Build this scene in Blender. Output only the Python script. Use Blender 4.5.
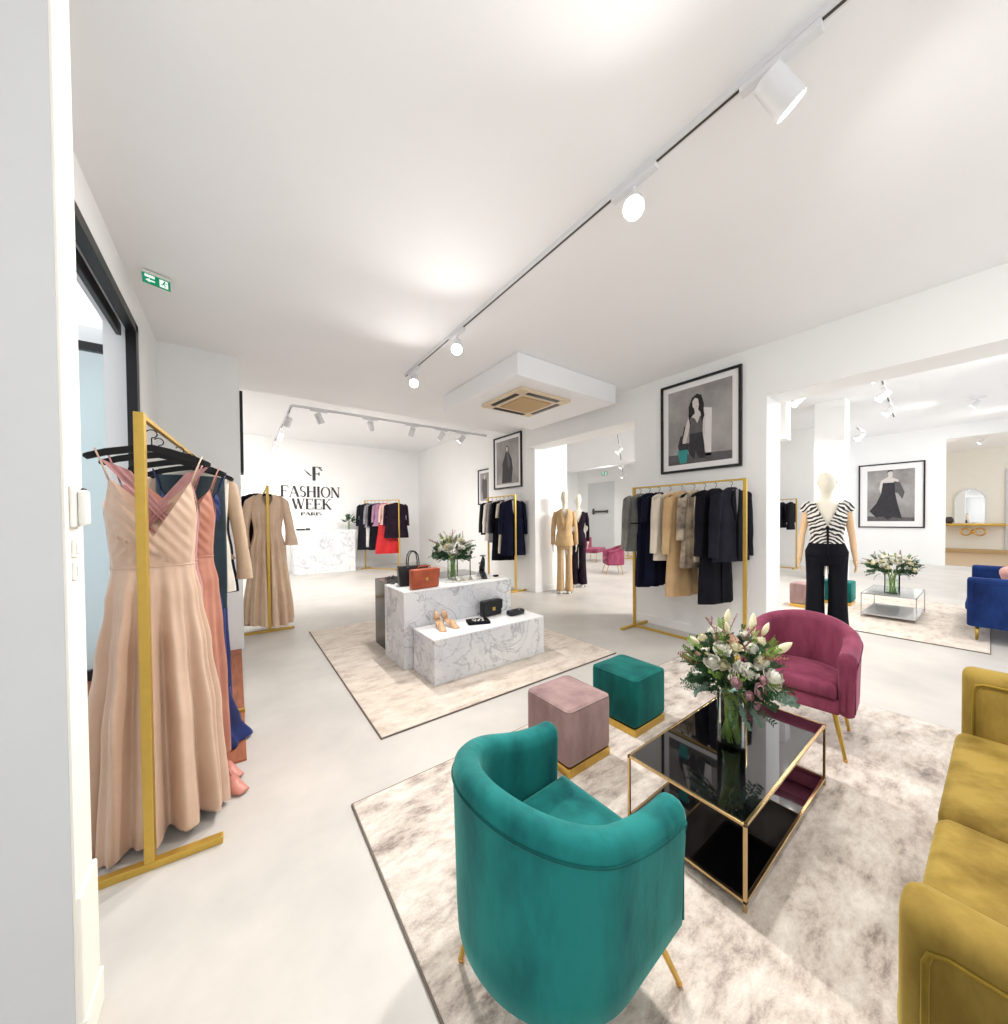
import bpy, bmesh, math, random
from mathutils import Vector, Matrix
random.seed(7)
PI = math.pi
R = math.radians
for o in list(bpy.data.objects):
    bpy.data.objects.remove(o)
SC = bpy.context.scene
COL = SC.collection

# ------------------------------------------------------------------ camera
cam_d = bpy.data.cameras.new('camera')
cam = bpy.data.objects.new('camera', cam_d)
COL.objects.link(cam)
_f, _yaw, _pit, _rol = 361.8, R(36.57), R(0.88), R(-0.52)
cam_d.sensor_fit = 'AUTO'
cam_d.sensor_width = 36.0
cam_d.lens = _f * 36.0 / 1024.0
cam_d.shift_y = (525.3 - 512.0) / 1024.0
cam_d.clip_start = 0.02
cam_d.clip_end = 200
_M = Matrix.Rotation(-_yaw, 4, 'Z') @ Matrix.Rotation(PI/2 - _pit, 4, 'X') @ Matrix.Rotation(_rol, 4, 'Z')
cam.matrix_world = Matrix.Translation((0, 0, 1.4)) @ _M
SC.camera = cam

# ------------------------------------------------------------------ world, exposure
W = bpy.data.worlds.new('daylight')
SC.world = W
W.use_nodes = True
bg = W.node_tree.nodes['Background']
bg.inputs[0].default_value = (0.93, 0.965, 1.0, 1)
bg.inputs[1].default_value = 1.05
SC.view_settings.view_transform = 'Standard'
SC.view_settings.look = 'None'
SC.view_settings.gamma = 1
SC.view_settings.use_curve_mapping = False
SC.view_settings.exposure = 0.58

LAMP_W = 62.0      # watts of one track spotlight
CEIL = 3.2

# ------------------------------------------------------------------ materials
def lin(c):
    c = c / 255.0
    return c / 12.92 if c <= 0.04045 else ((c + 0.055) / 1.055) ** 2.4
def rgb(r, g, b):
    return (lin(r), lin(g), lin(b), 1)
def mat(name, col, rough=0.6, metal=0.0, noise=0.0, nscale=6.0, bump=0.0, bscale=40.0, sheen=0.0,
        spec=0.5, coat=0.0, trans=0.0, emit=0.0, col2=None, stretch=None, lo=0.35, hi=0.65, sheentint=None, ior=1.45):
    m = bpy.data.materials.new(name)
    m.use_nodes = True
    nt = m.node_tree
    b = nt.nodes['Principled BSDF']
    b.inputs['Base Color'].default_value = col
    b.inputs['Roughness'].default_value = rough
    b.inputs['Metallic'].default_value = metal
    b.inputs['Specular IOR Level'].default_value = spec
    b.inputs['Coat Weight'].default_value = coat
    b.inputs['Transmission Weight'].default_value = trans
    b.inputs['IOR'].default_value = ior
    b.inputs['Sheen Weight'].default_value = sheen
    if sheentint: b.inputs['Sheen Tint'].default_value = sheentint
    b.inputs['Sheen Roughness'].default_value = 0.35
    if emit:
        b.inputs['Emission Color'].default_value = col
        b.inputs['Emission Strength'].default_value = emit
    tc = nt.nodes.new('ShaderNodeTexCoord')
    mp = nt.nodes.new('ShaderNodeMapping')
    nt.links.new(tc.outputs['Object'], mp.inputs[0])
    if stretch: mp.inputs['Scale'].default_value = stretch
    if noise or col2:
        n = nt.nodes.new('ShaderNodeTexNoise')
        n.inputs['Scale'].default_value = nscale
        n.inputs['Detail'].default_value = 6
        n.inputs['Roughness'].default_value = 0.6
        nt.links.new(mp.outputs[0], n.inputs['Vector'])
        cr = nt.nodes.new('ShaderNodeValToRGB')
        cr.color_ramp.elements[0].position = lo
        cr.color_ramp.elements[1].position = hi
        if col2 is None:
            col2 = tuple(c * (1 - noise) for c in col[:3]) + (1,)
        cr.color_ramp.elements[0].color = col2
        cr.color_ramp.elements[1].color = col
        nt.links.new(n.outputs['Fac'], cr.inputs[0])
        nt.links.new(cr.outputs[0], b.inputs['Base Color'])
    if bump:
        n2 = nt.nodes.new('ShaderNodeTexNoise')
        n2.inputs['Scale'].default_value = bscale
        n2.inputs['Detail'].default_value = 4
        nt.links.new(mp.outputs[0], n2.inputs['Vector'])
        bp = nt.nodes.new('ShaderNodeBump')
        bp.inputs['Strength'].default_value = bump
        bp.inputs['Distance'].default_value = 0.01
        nt.links.new(n2.outputs['Fac'], bp.inputs['Height'])
        nt.links.new(bp.outputs[0], b.inputs['Normal'])
    return m
def marble_mat():
    m = mat('marble', rgb(226, 226, 228), 0.25)
    nt = m.node_tree; b = nt.nodes['Principled BSDF']
    tc = nt.nodes.new('ShaderNodeTexCoord')
    def vein(scale, width, dist, dark, seed):
        mp = nt.nodes.new('ShaderNodeMapping'); mp.inputs['Location'].default_value = (seed, seed * 1.7, 3)
        mp.inputs['Rotation'].default_value = (0.4, 0.6, 0.5)
        nt.links.new(tc.outputs['Object'], mp.inputs[0])
        n = nt.nodes.new('ShaderNodeTexNoise'); n.inputs['Scale'].default_value = scale
        n.inputs['Detail'].default_value = 8; n.inputs['Roughness'].default_value = 0.55; n.inputs['Distortion'].default_value = dist
        nt.links.new(mp.outputs[0], n.inputs['Vector'])
        s = nt.nodes.new('ShaderNodeMath'); s.operation = 'SUBTRACT'; s.inputs[1].default_value = 0.5
        a = nt.nodes.new('ShaderNodeMath'); a.operation = 'ABSOLUTE'
        nt.links.new(n.outputs['Fac'], s.inputs[0]); nt.links.new(s.outputs[0], a.inputs[0])
        cr = nt.nodes.new('ShaderNodeValToRGB')
        cr.color_ramp.elements[0].position = 0; cr.color_ramp.elements[0].color = (dark, dark, dark * 1.03, 1)
        cr.color_ramp.elements[1].position = width; cr.color_ramp.elements[1].color = (1, 1, 1, 1)
        nt.links.new(a.outputs[0], cr.inputs[0]); return cr
    v1 = vein(2.6, 0.022, 1.2, 0.62, 1.0); v2 = vein(6.0, 0.02, 0.8, 0.78, 4.0)
    n = nt.nodes.new('ShaderNodeTexNoise'); n.inputs['Scale'].default_value = 1.6; n.inputs['Detail'].default_value = 5
    nt.links.new(tc.outputs['Object'], n.inputs['Vector'])
    cr = nt.nodes.new('ShaderNodeValToRGB')
    cr.color_ramp.elements[0].position = .3; cr.color_ramp.elements[0].color = rgb(208, 210, 216)
    cr.color_ramp.elements[1].position = .6; cr.color_ramp.elements[1].color = rgb(238, 238, 238)
    nt.links.new(n.outputs['Fac'], cr.inputs[0])
    def mul(a, c):
        x = nt.nodes.new('ShaderNodeMix'); x.data_type = 'RGBA'; x.blend_type = 'MULTIPLY'; x.inputs[0].default_value = 1
        nt.links.new(a, x.inputs[6]); nt.links.new(c, x.inputs[7]); return x.outputs[2]
    o = mul(mul(cr.outputs[0], v1.outputs[0]), v2.outputs[0])
    nt.links.new(o, b.inputs['Base Color'])
    return m
def rug_mat(name, light, mid, dark, sc=3.0):
    m = mat(name, light, 0.95, bump=0.5, bscale=140, sheen=0.3)
    nt = m.node_tree; b = nt.nodes['Principled BSDF']
    tc = nt.nodes.new('ShaderNodeTexCoord')
    mp = nt.nodes.new('ShaderNodeMapping'); mp.inputs['Scale'].default_value = (1.0, 2.2, 1); mp.inputs['Rotation'].default_value = (0, 0, 0.5)
    nt.links.new(tc.outputs['Object'], mp.inputs[0])
    n = nt.nodes.new('ShaderNodeTexNoise'); n.inputs['Scale'].default_value = sc; n.inputs['Detail'].default_value = 9
    n.inputs['Roughness'].default_value = 0.76; n.inputs['Distortion'].default_value = 0.15
    nt.links.new(mp.outputs[0], n.inputs['Vector'])
    cr = nt.nodes.new('ShaderNodeValToRGB'); e = cr.color_ramp.elements
    e[0].position = 0.34; e[0].color = dark
    e[1].position = 0.62; e[1].color = light
    k = e.new(0.47); k.color = mid
    nt.links.new(n.outputs['Fac'], cr.inputs[0]); nt.links.new(cr.outputs[0], b.inputs['Base Color'])
    return m
def velvet(name, c, d, hl, rough=0.75):
    return mat(name, c, rough, col2=d, nscale=6, sheen=0.55, sheentint=hl, bump=0.15, bscale=30, lo=0.32, hi=0.60, stretch=(1, 1, .4), spec=0.2)

M = {}
M['wall'] = mat('wall_paint', rgb(246, 246, 245), 0.75, noise=0.02, nscale=2)
M['wall_cream'] = mat('cream_trim_paint', rgb(242, 238, 228), 0.6, noise=0.02)
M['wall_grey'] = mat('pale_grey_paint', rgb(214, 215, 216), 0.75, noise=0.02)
M['ceiling'] = mat('ceiling_paint', rgb(247, 247, 248), 0.85, noise=0.015, nscale=1.5)
M['floor'] = mat('polished_concrete', rgb(210, 205, 198), 0.38, col2=rgb(190, 186, 181), nscale=1.3, lo=.3, hi=.62, bump=0.03, bscale=12, spec=.4)
M['marble'] = marble_mat()
M['white_top'] = mat('white_lacquer', rgb(246, 246, 246), 0.3)
M['gold'] = mat('brushed_gold', rgb(214, 178, 92), 0.28, 1.0, noise=0.1, nscale=25)
M['gold_paint'] = mat('gold_painted_steel', rgb(212, 176, 86), 0.38, 0.75, noise=0.08, nscale=25)
M['brass'] = mat('polished_brass', rgb(226, 176, 96), 0.2, 1.0, noise=.06)
M['champ_gold'] = mat('champagne_gold_metal', rgb(205, 176, 128), 0.25, 1.0, noise=.05)
M['rug'] = rug_mat('mottled_rug_pile', rgb(236, 229, 220), rgb(208, 196, 185), rgb(142, 128, 120), 4.2)
M['rug2'] = rug_mat('mottled_beige_pile', rgb(232, 222, 208), rgb(216, 202, 188), rgb(184, 166, 152), 4.2)
M['rug_edge'] = mat('rug_binding', rgb(120, 110, 100), 0.9, noise=.2)
M['teal'] = velvet('teal_velvet', rgb(28, 122, 118), rgb(8, 82, 84), rgb(130, 200, 190))
M['teal_pipe'] = velvet('teal_piping', rgb(14, 92, 88), rgb(8, 66, 66), rgb(90, 170, 160))
M['green'] = velvet('petrol_velvet', rgb(14, 104, 98), rgb(6, 70, 70), rgb(100, 180, 170))
M['taupe'] = velvet('taupe_velvet', rgb(164, 138, 134), rgb(132, 106, 106), rgb(210, 190, 190))
M['rose'] = velvet('rose_velvet', rgb(150, 74, 98), rgb(112, 44, 68), rgb(220, 160, 180))
M['rose_pipe'] = velvet('rose_piping', rgb(116, 42, 70), rgb(90, 30, 54), rgb(190, 120, 150))
M['mustard'] = velvet('mustard_velvet', rgb(158, 133, 64), rgb(114, 91, 34), rgb(225, 205, 120))
M['mustard_pipe'] = velvet('mustard_piping', rgb(150, 124, 46), rgb(110, 88, 24), rgb(220, 200, 120))
M['blue'] = velvet('royal_blue_velvet', rgb(28, 56, 114), rgb(14, 32, 78), rgb(90, 120, 210))
M['blush'] = velvet('blush_fabric', rgb(236, 186, 176), rgb(222, 166, 156), rgb(250, 220, 215))
M['black_glass'] = mat('black_glass', rgb(8, 8, 10), 0.03, spec=0.9, coat=1.0, noise=.1)
M['smoke'] = mat('dark_glossy_panel', rgb(48, 46, 42), 0.12, spec=.8, noise=.15, nscale=2)
M['black'] = mat('black_metal', rgb(20, 20, 22), 0.4, noise=.1)
M['black_velvet'] = mat('black_flocked_hanger', rgb(14, 14, 16), 0.8, noise=.1)
M['black_leather'] = mat('black_leather', rgb(16, 17, 24), 0.35, noise=.15, bump=.3, bscale=120)
M['cognac'] = mat('cognac_leather', rgb(186, 92, 56), 0.4, col2=rgb(158, 70, 40), nscale=9, bump=.3, bscale=90)
M['nude'] = mat('nude_patent', rgb(216, 176, 138), 0.25, noise=.06)
M['pink_leather'] = mat('pink_leather', rgb(208, 140, 126), 0.4, noise=.06)
M['white_leather'] = mat('white_leather', rgb(236, 232, 222), 0.35, noise=.05)
M['silver'] = mat('silver_metal', rgb(200, 200, 205), 0.25, 1.0, noise=.05)
M['white_metal'] = mat('white_coated_metal', rgb(232, 232, 234), 0.4, noise=.02)
M['white_plastic'] = mat('white_plastic', rgb(238, 236, 230), 0.45, noise=.02)
M['slot'] = mat('dark_track_slot', rgb(70, 64, 60), 0.6, noise=.05)
M['wood_ply'] = mat('tan_grille', rgb(196, 164, 118), 0.6, noise=.08, nscale=40)
M['cassette'] = mat('cassette_cream', rgb(226, 206, 178), 0.55, noise=.03)
M['terracotta'] = mat('terracotta_boards', rgb(170, 104, 74), 0.6, col2=rgb(140, 82, 58), nscale=5, stretch=(6, 1, 1))
M['timber'] = mat('oak_floorboards', rgb(196, 170, 138), 0.5, col2=rgb(176, 150, 118), nscale=4, stretch=(6, 1, 1))
M['mann'] = mat('ivory_mannequin', rgb(226, 220, 204), 0.5, noise=.03)
M['mann_wood'] = mat('beech_mannequin_arm', rgb(222, 186, 146), 0.5, noise=.06, stretch=(1, 1, .3))
M['letter'] = mat('charcoal_lettering', rgb(44, 44, 46), 0.5, noise=.05)
M['green_sign'] = mat('exit_green', rgb(0, 140, 98), 0.4, emit=0.25, noise=.02)
M['sign_white'] = mat('exit_white', rgb(240, 250, 246), 0.4, emit=0.35, noise=.01)
M['lamp_glow'] = mat('lamp_lens', (1, .97, .92, 1), 0.3, emit=14.0)
M['print_grey'] = mat('photo_print_grey', rgb(176, 172, 170), 0.5, col2=rgb(132, 128, 127), nscale=1.6)
M['print_dark'] = mat('photo_print_dark', rgb(52, 50, 56), 0.5, noise=.35, nscale=14)
M['print_black'] = mat('photo_print_hair', rgb(30, 27, 28), 0.5, noise=.2)
M['print_skin'] = mat('photo_print_skin', rgb(214, 206, 202), 0.5, noise=.05)
M['print_mid'] = mat('photo_print_mid', rgb(98, 94, 96), 0.5, noise=.3, nscale=18)
M['print_white'] = mat('photo_print_white', rgb(226, 222, 220), 0.5, noise=.04)
M['print_teal'] = mat('photo_print_teal', rgb(52, 150, 146), 0.5, noise=.15)
M['mount'] = mat('white_mount_board', rgb(242, 240, 240), 0.6, noise=.01)
def thin_glass(name, tint, mixf=.16):
    m = bpy.data.materials.new(name); m.use_nodes = True
    nt = m.node_tree; out = nt.nodes['Material Output']; b = nt.nodes['Principled BSDF']
    b.inputs['Base Color'].default_value = (1, 1, 1, 1); b.inputs['Roughness'].default_value = .02; b.inputs['Metallic'].default_value = 1
    t = nt.nodes.new('ShaderNodeBsdfTransparent'); t.inputs[0].default_value = tint
    fr = nt.nodes.new('ShaderNodeLayerWeight'); fr.inputs[0].default_value = mixf
    mx = nt.nodes.new('ShaderNodeMixShader'); nt.links.new(fr.outputs['Fresnel'], mx.inputs[0])
    nt.links.new(t.outputs[0], mx.inputs[1]); nt.links.new(b.outputs[0], mx.inputs[2]); nt.links.new(mx.outputs[0], out.inputs[0])
    return m
M['glass'] = thin_glass('clear_glass', (.95, .98, .96, 1))
M['water_fill'] = thin_glass('vase_water', (.90, .95, .88, 1), .08)
M['water'] = mat('water', (.93, .97, .93, 1), 0.0, trans=1.0, ior=1.33)
M['door_glass'] = None
def door_glass():
    m = bpy.data.materials.new('tinted_door_glass'); m.use_nodes = True
    nt = m.node_tree; out = nt.nodes['Material Output']; b = nt.nodes['Principled BSDF']
    b.inputs['Base Color'].default_value = (.9, .95, .97, 1); b.inputs['Roughness'].default_value = .03
    t = nt.nodes.new('ShaderNodeBsdfTransparent'); t.inputs[0].default_value = (.95, .985, .99, 1)
    mx = nt.nodes.new('ShaderNodeMixShader'); mx.inputs[0].default_value = .12
    nt.links.new(t.outputs[0], mx.inputs[1]); nt.links.new(b.outputs[0], mx.inputs[2]); nt.links.new(mx.outputs[0], out.inputs[0])
    return m
M['door_glass'] = door_glass()
M['mirror'] = mat('mirror_glass', (.9, .93, .95, 1), 0.02, 1.0)
M['stem'] = mat('flower_stem', rgb(150, 172, 92), 0.5, noise=.3, nscale=20)
M['leaf'] = mat('dark_leaf', rgb(46, 84, 48), 0.5, noise=.35, nscale=12)
M['leaf2'] = mat('fresh_leaf', rgb(124, 156, 72), 0.5, noise=.3, nscale=12)
M['euca'] = mat('eucalyptus_leaf', rgb(132, 164, 150), 0.6, noise=.2, nscale=12)
M['petal_white'] = mat('white_petal', rgb(238, 234, 222), 0.55, noise=.05)
M['petal_cream'] = mat('cream_petal', rgb(240, 232, 196), 0.55, noise=.06)
M['petal_pink'] = mat('dusky_pink_petal', rgb(214, 164, 172), 0.55, noise=.12)
M['petal_peach'] = mat('peach_petal', rgb(236, 194, 170), 0.55, noise=.08)
M['twig'] = mat('wax_flower_twig', rgb(158, 96, 88), 0.6, noise=.1)
def fab(name, c, d=None, rough=0.75, sheen=.15, **k):
    if max(c[:3]) < .03: sheen = 0; k['spec'] = .15
    if d is None: d = tuple(x * .8 for x in c[:3]) + (1,)
    return mat('fabric_' + name, c, rough, col2=d, nscale=5, sheen=sheen, bump=.08, bscale=60, **k)
F = {
 'champagne': fab('champagne_satin', rgb(218, 187, 164), rgb(208, 176, 152), .34),
 'dusty': fab('dusty_rose', rgb(196, 140, 138), None, .5),
 'coral': fab('coral_satin', rgb(202, 144, 122), rgb(186, 124, 104), .42),
 'navy': fab('navy_crepe', rgb(18, 22, 46), rgb(11, 14, 32)),
 'royal': fab('royal_navy', rgb(26, 44, 108), rgb(18, 30, 82), .5),
 'teal_dark': fab('dark_teal_sequin', rgb(24, 48, 58), rgb(14, 32, 42), .4),
 'cream': fab('cream_wool', rgb(226, 214, 196)),
 'ivory': fab('ivory_silk', rgb(238, 230, 216)),
 'beige': fab('beige_knit', rgb(206, 178, 150)),
 'nudegown': fab('nude_chiffon', rgb(240, 212, 184), rgb(228, 196, 168), .5),
 'black': fab('black_wool', rgb(20, 20, 28), rgb(12, 12, 18)),
 'charcoal': fab('charcoal_wool', rgb(34, 34, 44), rgb(24, 24, 32)),
 'grey': fab('grey_green_tweed', rgb(128, 128, 122), rgb(98, 98, 94)),
 'silvergrey': fab('silver_grey', rgb(160, 156, 160), rgb(126, 122, 128)),
 'tan': fab('tan_wool', rgb(208, 176, 132), rgb(190, 156, 112)),
 'red': fab('red_silk', rgb(206, 30, 36), rgb(176, 18, 26), .45),
 'pink': fab('pale_pink', rgb(232, 196, 186)),
 'coralpink': fab('coral_pink', rgb(232, 150, 144)),
 'print': fab('patterned_silk', rgb(214, 196, 170), rgb(96, 84, 72), .5),
 'plum': fab('plum_black', rgb(38, 24, 38), rgb(24, 14, 24)),
 'white': fab('white_cotton', rgb(238, 236, 232)),
 'mauve': fab('mauve', rgb(170, 130, 160)),
}
def zebra():
    m = fab('monochrome_zebra', rgb(214, 212, 208))
    nt = m.node_tree; b = nt.nodes['Principled BSDF']
    tc = nt.nodes.new('ShaderNodeTexCoord'); mp = nt.nodes.new('ShaderNodeMapping')
    sx = nt.nodes.new('ShaderNodeSeparateXYZ'); nt.links.new(tc.outputs['Object'], sx.inputs[0])
    ab = nt.nodes.new('ShaderNodeMath'); ab.operation = 'ABSOLUTE'; nt.links.new(sx.outputs['Y'], ab.inputs[0])
    cb = nt.nodes.new('ShaderNodeCombineXYZ'); nt.links.new(ab.outputs[0], cb.inputs['Y']); nt.links.new(sx.outputs['Z'], cb.inputs['Z'])
    nt.links.new(cb.outputs[0], mp.inputs[0]); mp.inputs['Rotation'].default_value = (0.55, 0, 0)
    w = nt.nodes.new('ShaderNodeTexWave'); w.bands_direction = 'Z'; w.inputs['Scale'].default_value = 8
    w.inputs['Distortion'].default_value = 7; w.inputs['Detail'].default_value = 2; w.inputs['Detail Scale'].default_value = 1.0
    nt.links.new(mp.outputs[0], w.inputs['Vector'])
    cr = nt.nodes.new('ShaderNodeValToRGB'); cr.color_ramp.elements[0].position = .42; cr.color_ramp.elements[1].position = .52
    cr.color_ramp.elements[0].color = rgb(24, 22, 26); cr.color_ramp.elements[1].color = rgb(222, 218, 212)
    nt.links.new(w.outputs['Color'], cr.inputs[0]); nt.links.new(cr.outputs[0], b.inputs['Base Color'])
    return m
F['zebra'] = zebra()

# ------------------------------------------------------------------ mesh helpers
class MB:
    def __init__(s): s.bm = bmesh.new(); s.off = None
    def box(s, x0, x1, y0, y1, z0, z1, rz=0, piv=None):
        vs = [Vector((x, y, z)) for x in (x0, x1) for y in (y0, y1) for z in (z0, z1)]
        if rz:
            p = Vector(piv) if piv else Vector(((x0+x1)/2, (y0+y1)/2, 0))
            m = Matrix.Rotation(rz, 3, 'Z'); vs = [m @ (v - p) + p for v in vs]
        v = [s.bm.verts.new(c) for c in vs]
        for f in ((0,1,3,2),(4,6,7,5),(0,4,5,1),(2,3,7,6),(0,2,6,4),(1,5,7,3)): s.bm.faces.new([v[i] for i in f])
        return s
    def loft(s, rings, closed=True, caps=True):
        rv = [[s.bm.verts.new(p) for p in r] for r in rings]
        n = len(rv[0])
        for a, b in zip(rv, rv[1:]):
            for i in range(n if closed else n-1):
                j = (i+1) % n
                s.bm.faces.new((a[i], a[j], b[j], b[i]))
        if caps and closed:
            try:
                s.bm.faces.new(list(reversed(rv[0]))); s.bm.faces.new(rv[-1])
            except Exception: pass
        return s
    def tube(s, pts, r, n=8, closed=False, caps=True):
        pts = [Vector(p) for p in pts]
        rr = r if isinstance(r, (list, tuple)) else [r]*len(pts)
        rings = []; N = len(pts); ref = None
        for i, p in enumerate(pts):
            if closed: t = pts[(i+1) % N] - pts[i-1]
            else: t = pts[min(i+1, N-1)] - pts[max(i-1, 0)]
            t.normalize()
            if ref is None:
                ref = Vector((0, 0, 1)) if abs(t.z) < .9 else Vector((1, 0, 0))
            u = t.cross(ref)
            if u.length < 1e-4: u = t.orthogonal()
            u.normalize(); w = u.cross(t).normalized(); ref = w
            rings.append([p + (u*math.cos(a) + w*math.sin(a))*rr[i] for a in [2*PI*k/n for k in range(n)]])
        if closed: rings.append(rings[0]); return s.loft(rings, True, False)
        return s.loft(rings, True, caps)
    def cyl(s, p0, p1, r0, r1=None, n=20): return s.tube([p0, p1], [r0, r0 if r1 is None else r1], n)
    def ball(s, c, rx, ry=None, rz=None, n=16, m=10, rot=None):
        ry = ry or rx; rz = rz or rx; c = Vector(c)
        rings = []
        for j in range(m+1):
            th = max(.02, min(PI-.02, PI*j/m))
            ring = []
            for k in range(n):
                a = 2*PI*k/n; v = Vector((rx*math.sin(th)*math.cos(a), ry*math.sin(th)*math.sin(a), -rz*math.cos(th)))
                if rot: v = rot @ v
                ring.append(c + v)
            rings.append(ring)
        return s.loft(rings)
    def prism(s, poly, axis, a, b):
        # polygon (u,v) extruded along an axis from a to b
        def P(u, v, w):
            return {'x': (w, u, v), 'y': (u, w, v), 'z': (u, v, w)}[axis]
        return s.loft([[P(u, v, a) for u, v in poly], [P(u, v, b) for u, v in poly]])
    def rbox(s, x0, x1, y0, y1, z0, z1, r=.03, n=4, crown=0.0):
        # rounded box: rounded vertical corners and rounded top/bottom edges
        def ring(ins, z):
            pts = []
            for cx, cy, a0 in ((x1-r, y1-r, 0), (x0+r, y1-r, PI/2), (x0+r, y0+r, PI), (x1-r, y0+r, 1.5*PI)):
                for k in range(n+1):
                    a = a0 + PI/2*k/n
                    pts.append((cx + (r-ins)*math.cos(a), cy + (r-ins)*math.sin(a), z))
            return pts
        rings = []
        for k in range(n+1):
            a = PI/2*k/n; rings.append(ring(r*(1-math.sin(a))*.98, z0 + r*(1-math.cos(a))))
        for k in range(n+1):
            a = PI/2*k/n; rings.append(ring(r*(1-math.cos(a))*.98, z1 - r + r*math.sin(a)))
        if crown:
            top = rings[-1]; cxm = (x0+x1)/2; cym = (y0+y1)/2
            for q in (.75, .5, .25, .05):
                rings.append([(cxm+(p[0]-cxm)*q, cym+(p[1]-cym)*q, z1 + crown*(1-q*q)) for p in top])
        return s.loft(rings)
    def build(s, name, m, parent=None, smooth=False, bevel=0, seg=2, recalc=True, angle=None):
        if recalc: bmesh.ops.recalc_face_normals(s.bm, faces=s.bm.faces)
        me = bpy.data.meshes.new(name); s.bm.to_mesh(me); s.bm.free()
        me.materials.append(m)
        if smooth:
            for p in me.polygons: p.use_smooth = True
            if angle:
                try: me.set_sharp_from_angle(angle=R(angle))
                except Exception: pass
        o = bpy.data.objects.new(name, me); COL.objects.link(o)
        if parent: o.parent = parent
        if bevel:
            b = o.modifiers.new('bevel', 'BEVEL'); b.width = bevel; b.segments = seg; b.limit_method = 'ANGLE'
            b.harden_normals = False
        return o
def tag(o, label, cat, group=None, kind=None):
    o['label'] = label; o['category'] = cat
    if group: o['group'] = group
    if kind: o['kind'] = kind
    return o
def empty(name, loc=(0,0,0), rz=0, label=None, cat=None, group=None):
    o = bpy.data.objects.new(name, None); COL.objects.link(o)
    o.location = loc; o.rotation_euler = (0, 0, rz); o.empty_display_size = .1
    if label: tag(o, label, cat, group)
    return o
def struct(name, mb, m, **k):
    o = mb.build(name, m, **k); o['kind'] = 'structure'; return o
def kids(o): return [c for c in list(bpy.data.objects) if c.parent == o]
def dup(o, loc, rz, label, group=None, parent=None):
    c = o.copy(); COL.objects.link(c); c.parent = parent
    if parent is None:
        c.location = loc; c.rotation_euler = (0, 0, rz); c['label'] = label
        if group: c['group'] = group
    for k in kids(o): dup(k, None, None, None, None, c)
    return c
def lerp(a, b, t): return a + (b-a)*t
def smooth(t): t = max(0, min(1, t)); return t*t*(3-2*t)
def interp(tab, z):
    # tab sorted by decreasing z: [(z, a, b, ...)]
    if z >= tab[0][0]: return tab[0][1:]
    for p, q in zip(tab, tab[1:]):
        if z >= q[0]:
            t = smooth((p[0]-z)/(p[0]-q[0])) if p[0] != q[0] else 0
            return tuple(lerp(a, b, t) for a, b in zip(p[1:], q[1:]))
    return tab[-1][1:]

# ================================================================== STRUCTURE
struct('floor', MB().box(-.6, 24, -3.0, 14, -.1, 0), M['floor'])
struct('floor', MB().box(-8, -.6, -3.0, 14, -.12, -.02), M['wall_grey'])
struct('ceiling', MB().box(-.9, 5.6, -2.2, 5.0, CEIL, CEIL+.1), M['ceiling'])
struct('ceiling', MB().box(-1.0, 5.6, 5.0, 6.05, CEIL, 3.8), M['ceiling'])
struct('ceiling', MB().box(-1.0, 5.6, 6.05, 14, 3.7, 3.8), M['ceiling'])
struct('ceiling', MB().box(5.6, 24, -1.6, 14, 3.9, 4.0), M['ceiling'])
# dropped casing round the air conditioner
struct('trim_1', MB().box(2.45, 4.15, 3.03, 4.75, 2.95, CEIL), M['ceiling'], bevel=.01)
# left pier beside the camera
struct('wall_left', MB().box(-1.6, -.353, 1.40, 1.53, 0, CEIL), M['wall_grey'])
mb = MB().box(-.353, -.347, 1.402, 1.534, 0, CEIL)
struct('trim_2', mb, M['wall_cream'], bevel=.001)
struct('baseboard_left', MB().box(-.40, -.338, 1.404, 1.545, 0, .43), M['wall_cream'], bevel=.006)
struct('baseboard_left', MB().box(-.40, -.333, 1.402, 1.552, 0, .10), M['wall_cream'], bevel=.004)
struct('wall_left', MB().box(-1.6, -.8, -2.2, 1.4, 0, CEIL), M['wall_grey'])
# wall over and beyond the shop door
struct('wall_window', MB().box(-.8, -.6, 1.8, 4.1, 2.97, CEIL), M['wall'])
struct('wall_window', MB().box(-.8, -.6, 4.1, 4.95, 0, CEIL), M['wall'])
struct('wall_back', MB().box(-1.6, .055, 4.92, 5.25, 0, CEIL), M['wall'])
# back room
struct('wall_back', MB().box(-3.0, 16, 11.6, 11.8, 0, 3.9), M['wall'])
struct('wall_left', MB().box(-1.0, -.8, 5.25, 11.6, 0, 3.7), M['wall'])
struct('wall_right', MB().box(5.0, 5.2, 6.76, 11.6, 0, 3.7), M['wall'])
# pillar with the second picture
struct('wall_right', MB().box(4.6, 5.48, 5.2, 6.76, 0, 3.7), M['wall'])
# pillar with the large picture
struct('wall_right', MB().box(4.45, 4.85, 1.40, 2.95, 0, CEIL), M['wall'])
struct('trim_4', MB().box(4.45, 4.85, 2.95, 5.2, 2.76, CEIL), M['wall'])
struct('trim_5', MB().box(4.45, 4.85, -3.0, 1.40, 2.66, CEIL), M['wall'])
struct('trim_6', MB().box(4.85, 5.6, -3.0, 5.2, CEIL-.02, 3.95), M['wall'])
struct('baseboard_right', MB().box(4.43, 4.45, 1.39, 2.96, 0, .1), M['wall'])
struct('baseboard_right', MB().box(4.585, 4.6, 5.185, 6.76, 0, .1), M['wall'])
struct('baseboard_back', MB().box(4.6, 5.48, 5.185, 5.2, 0, .1), M['wall'])
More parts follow.
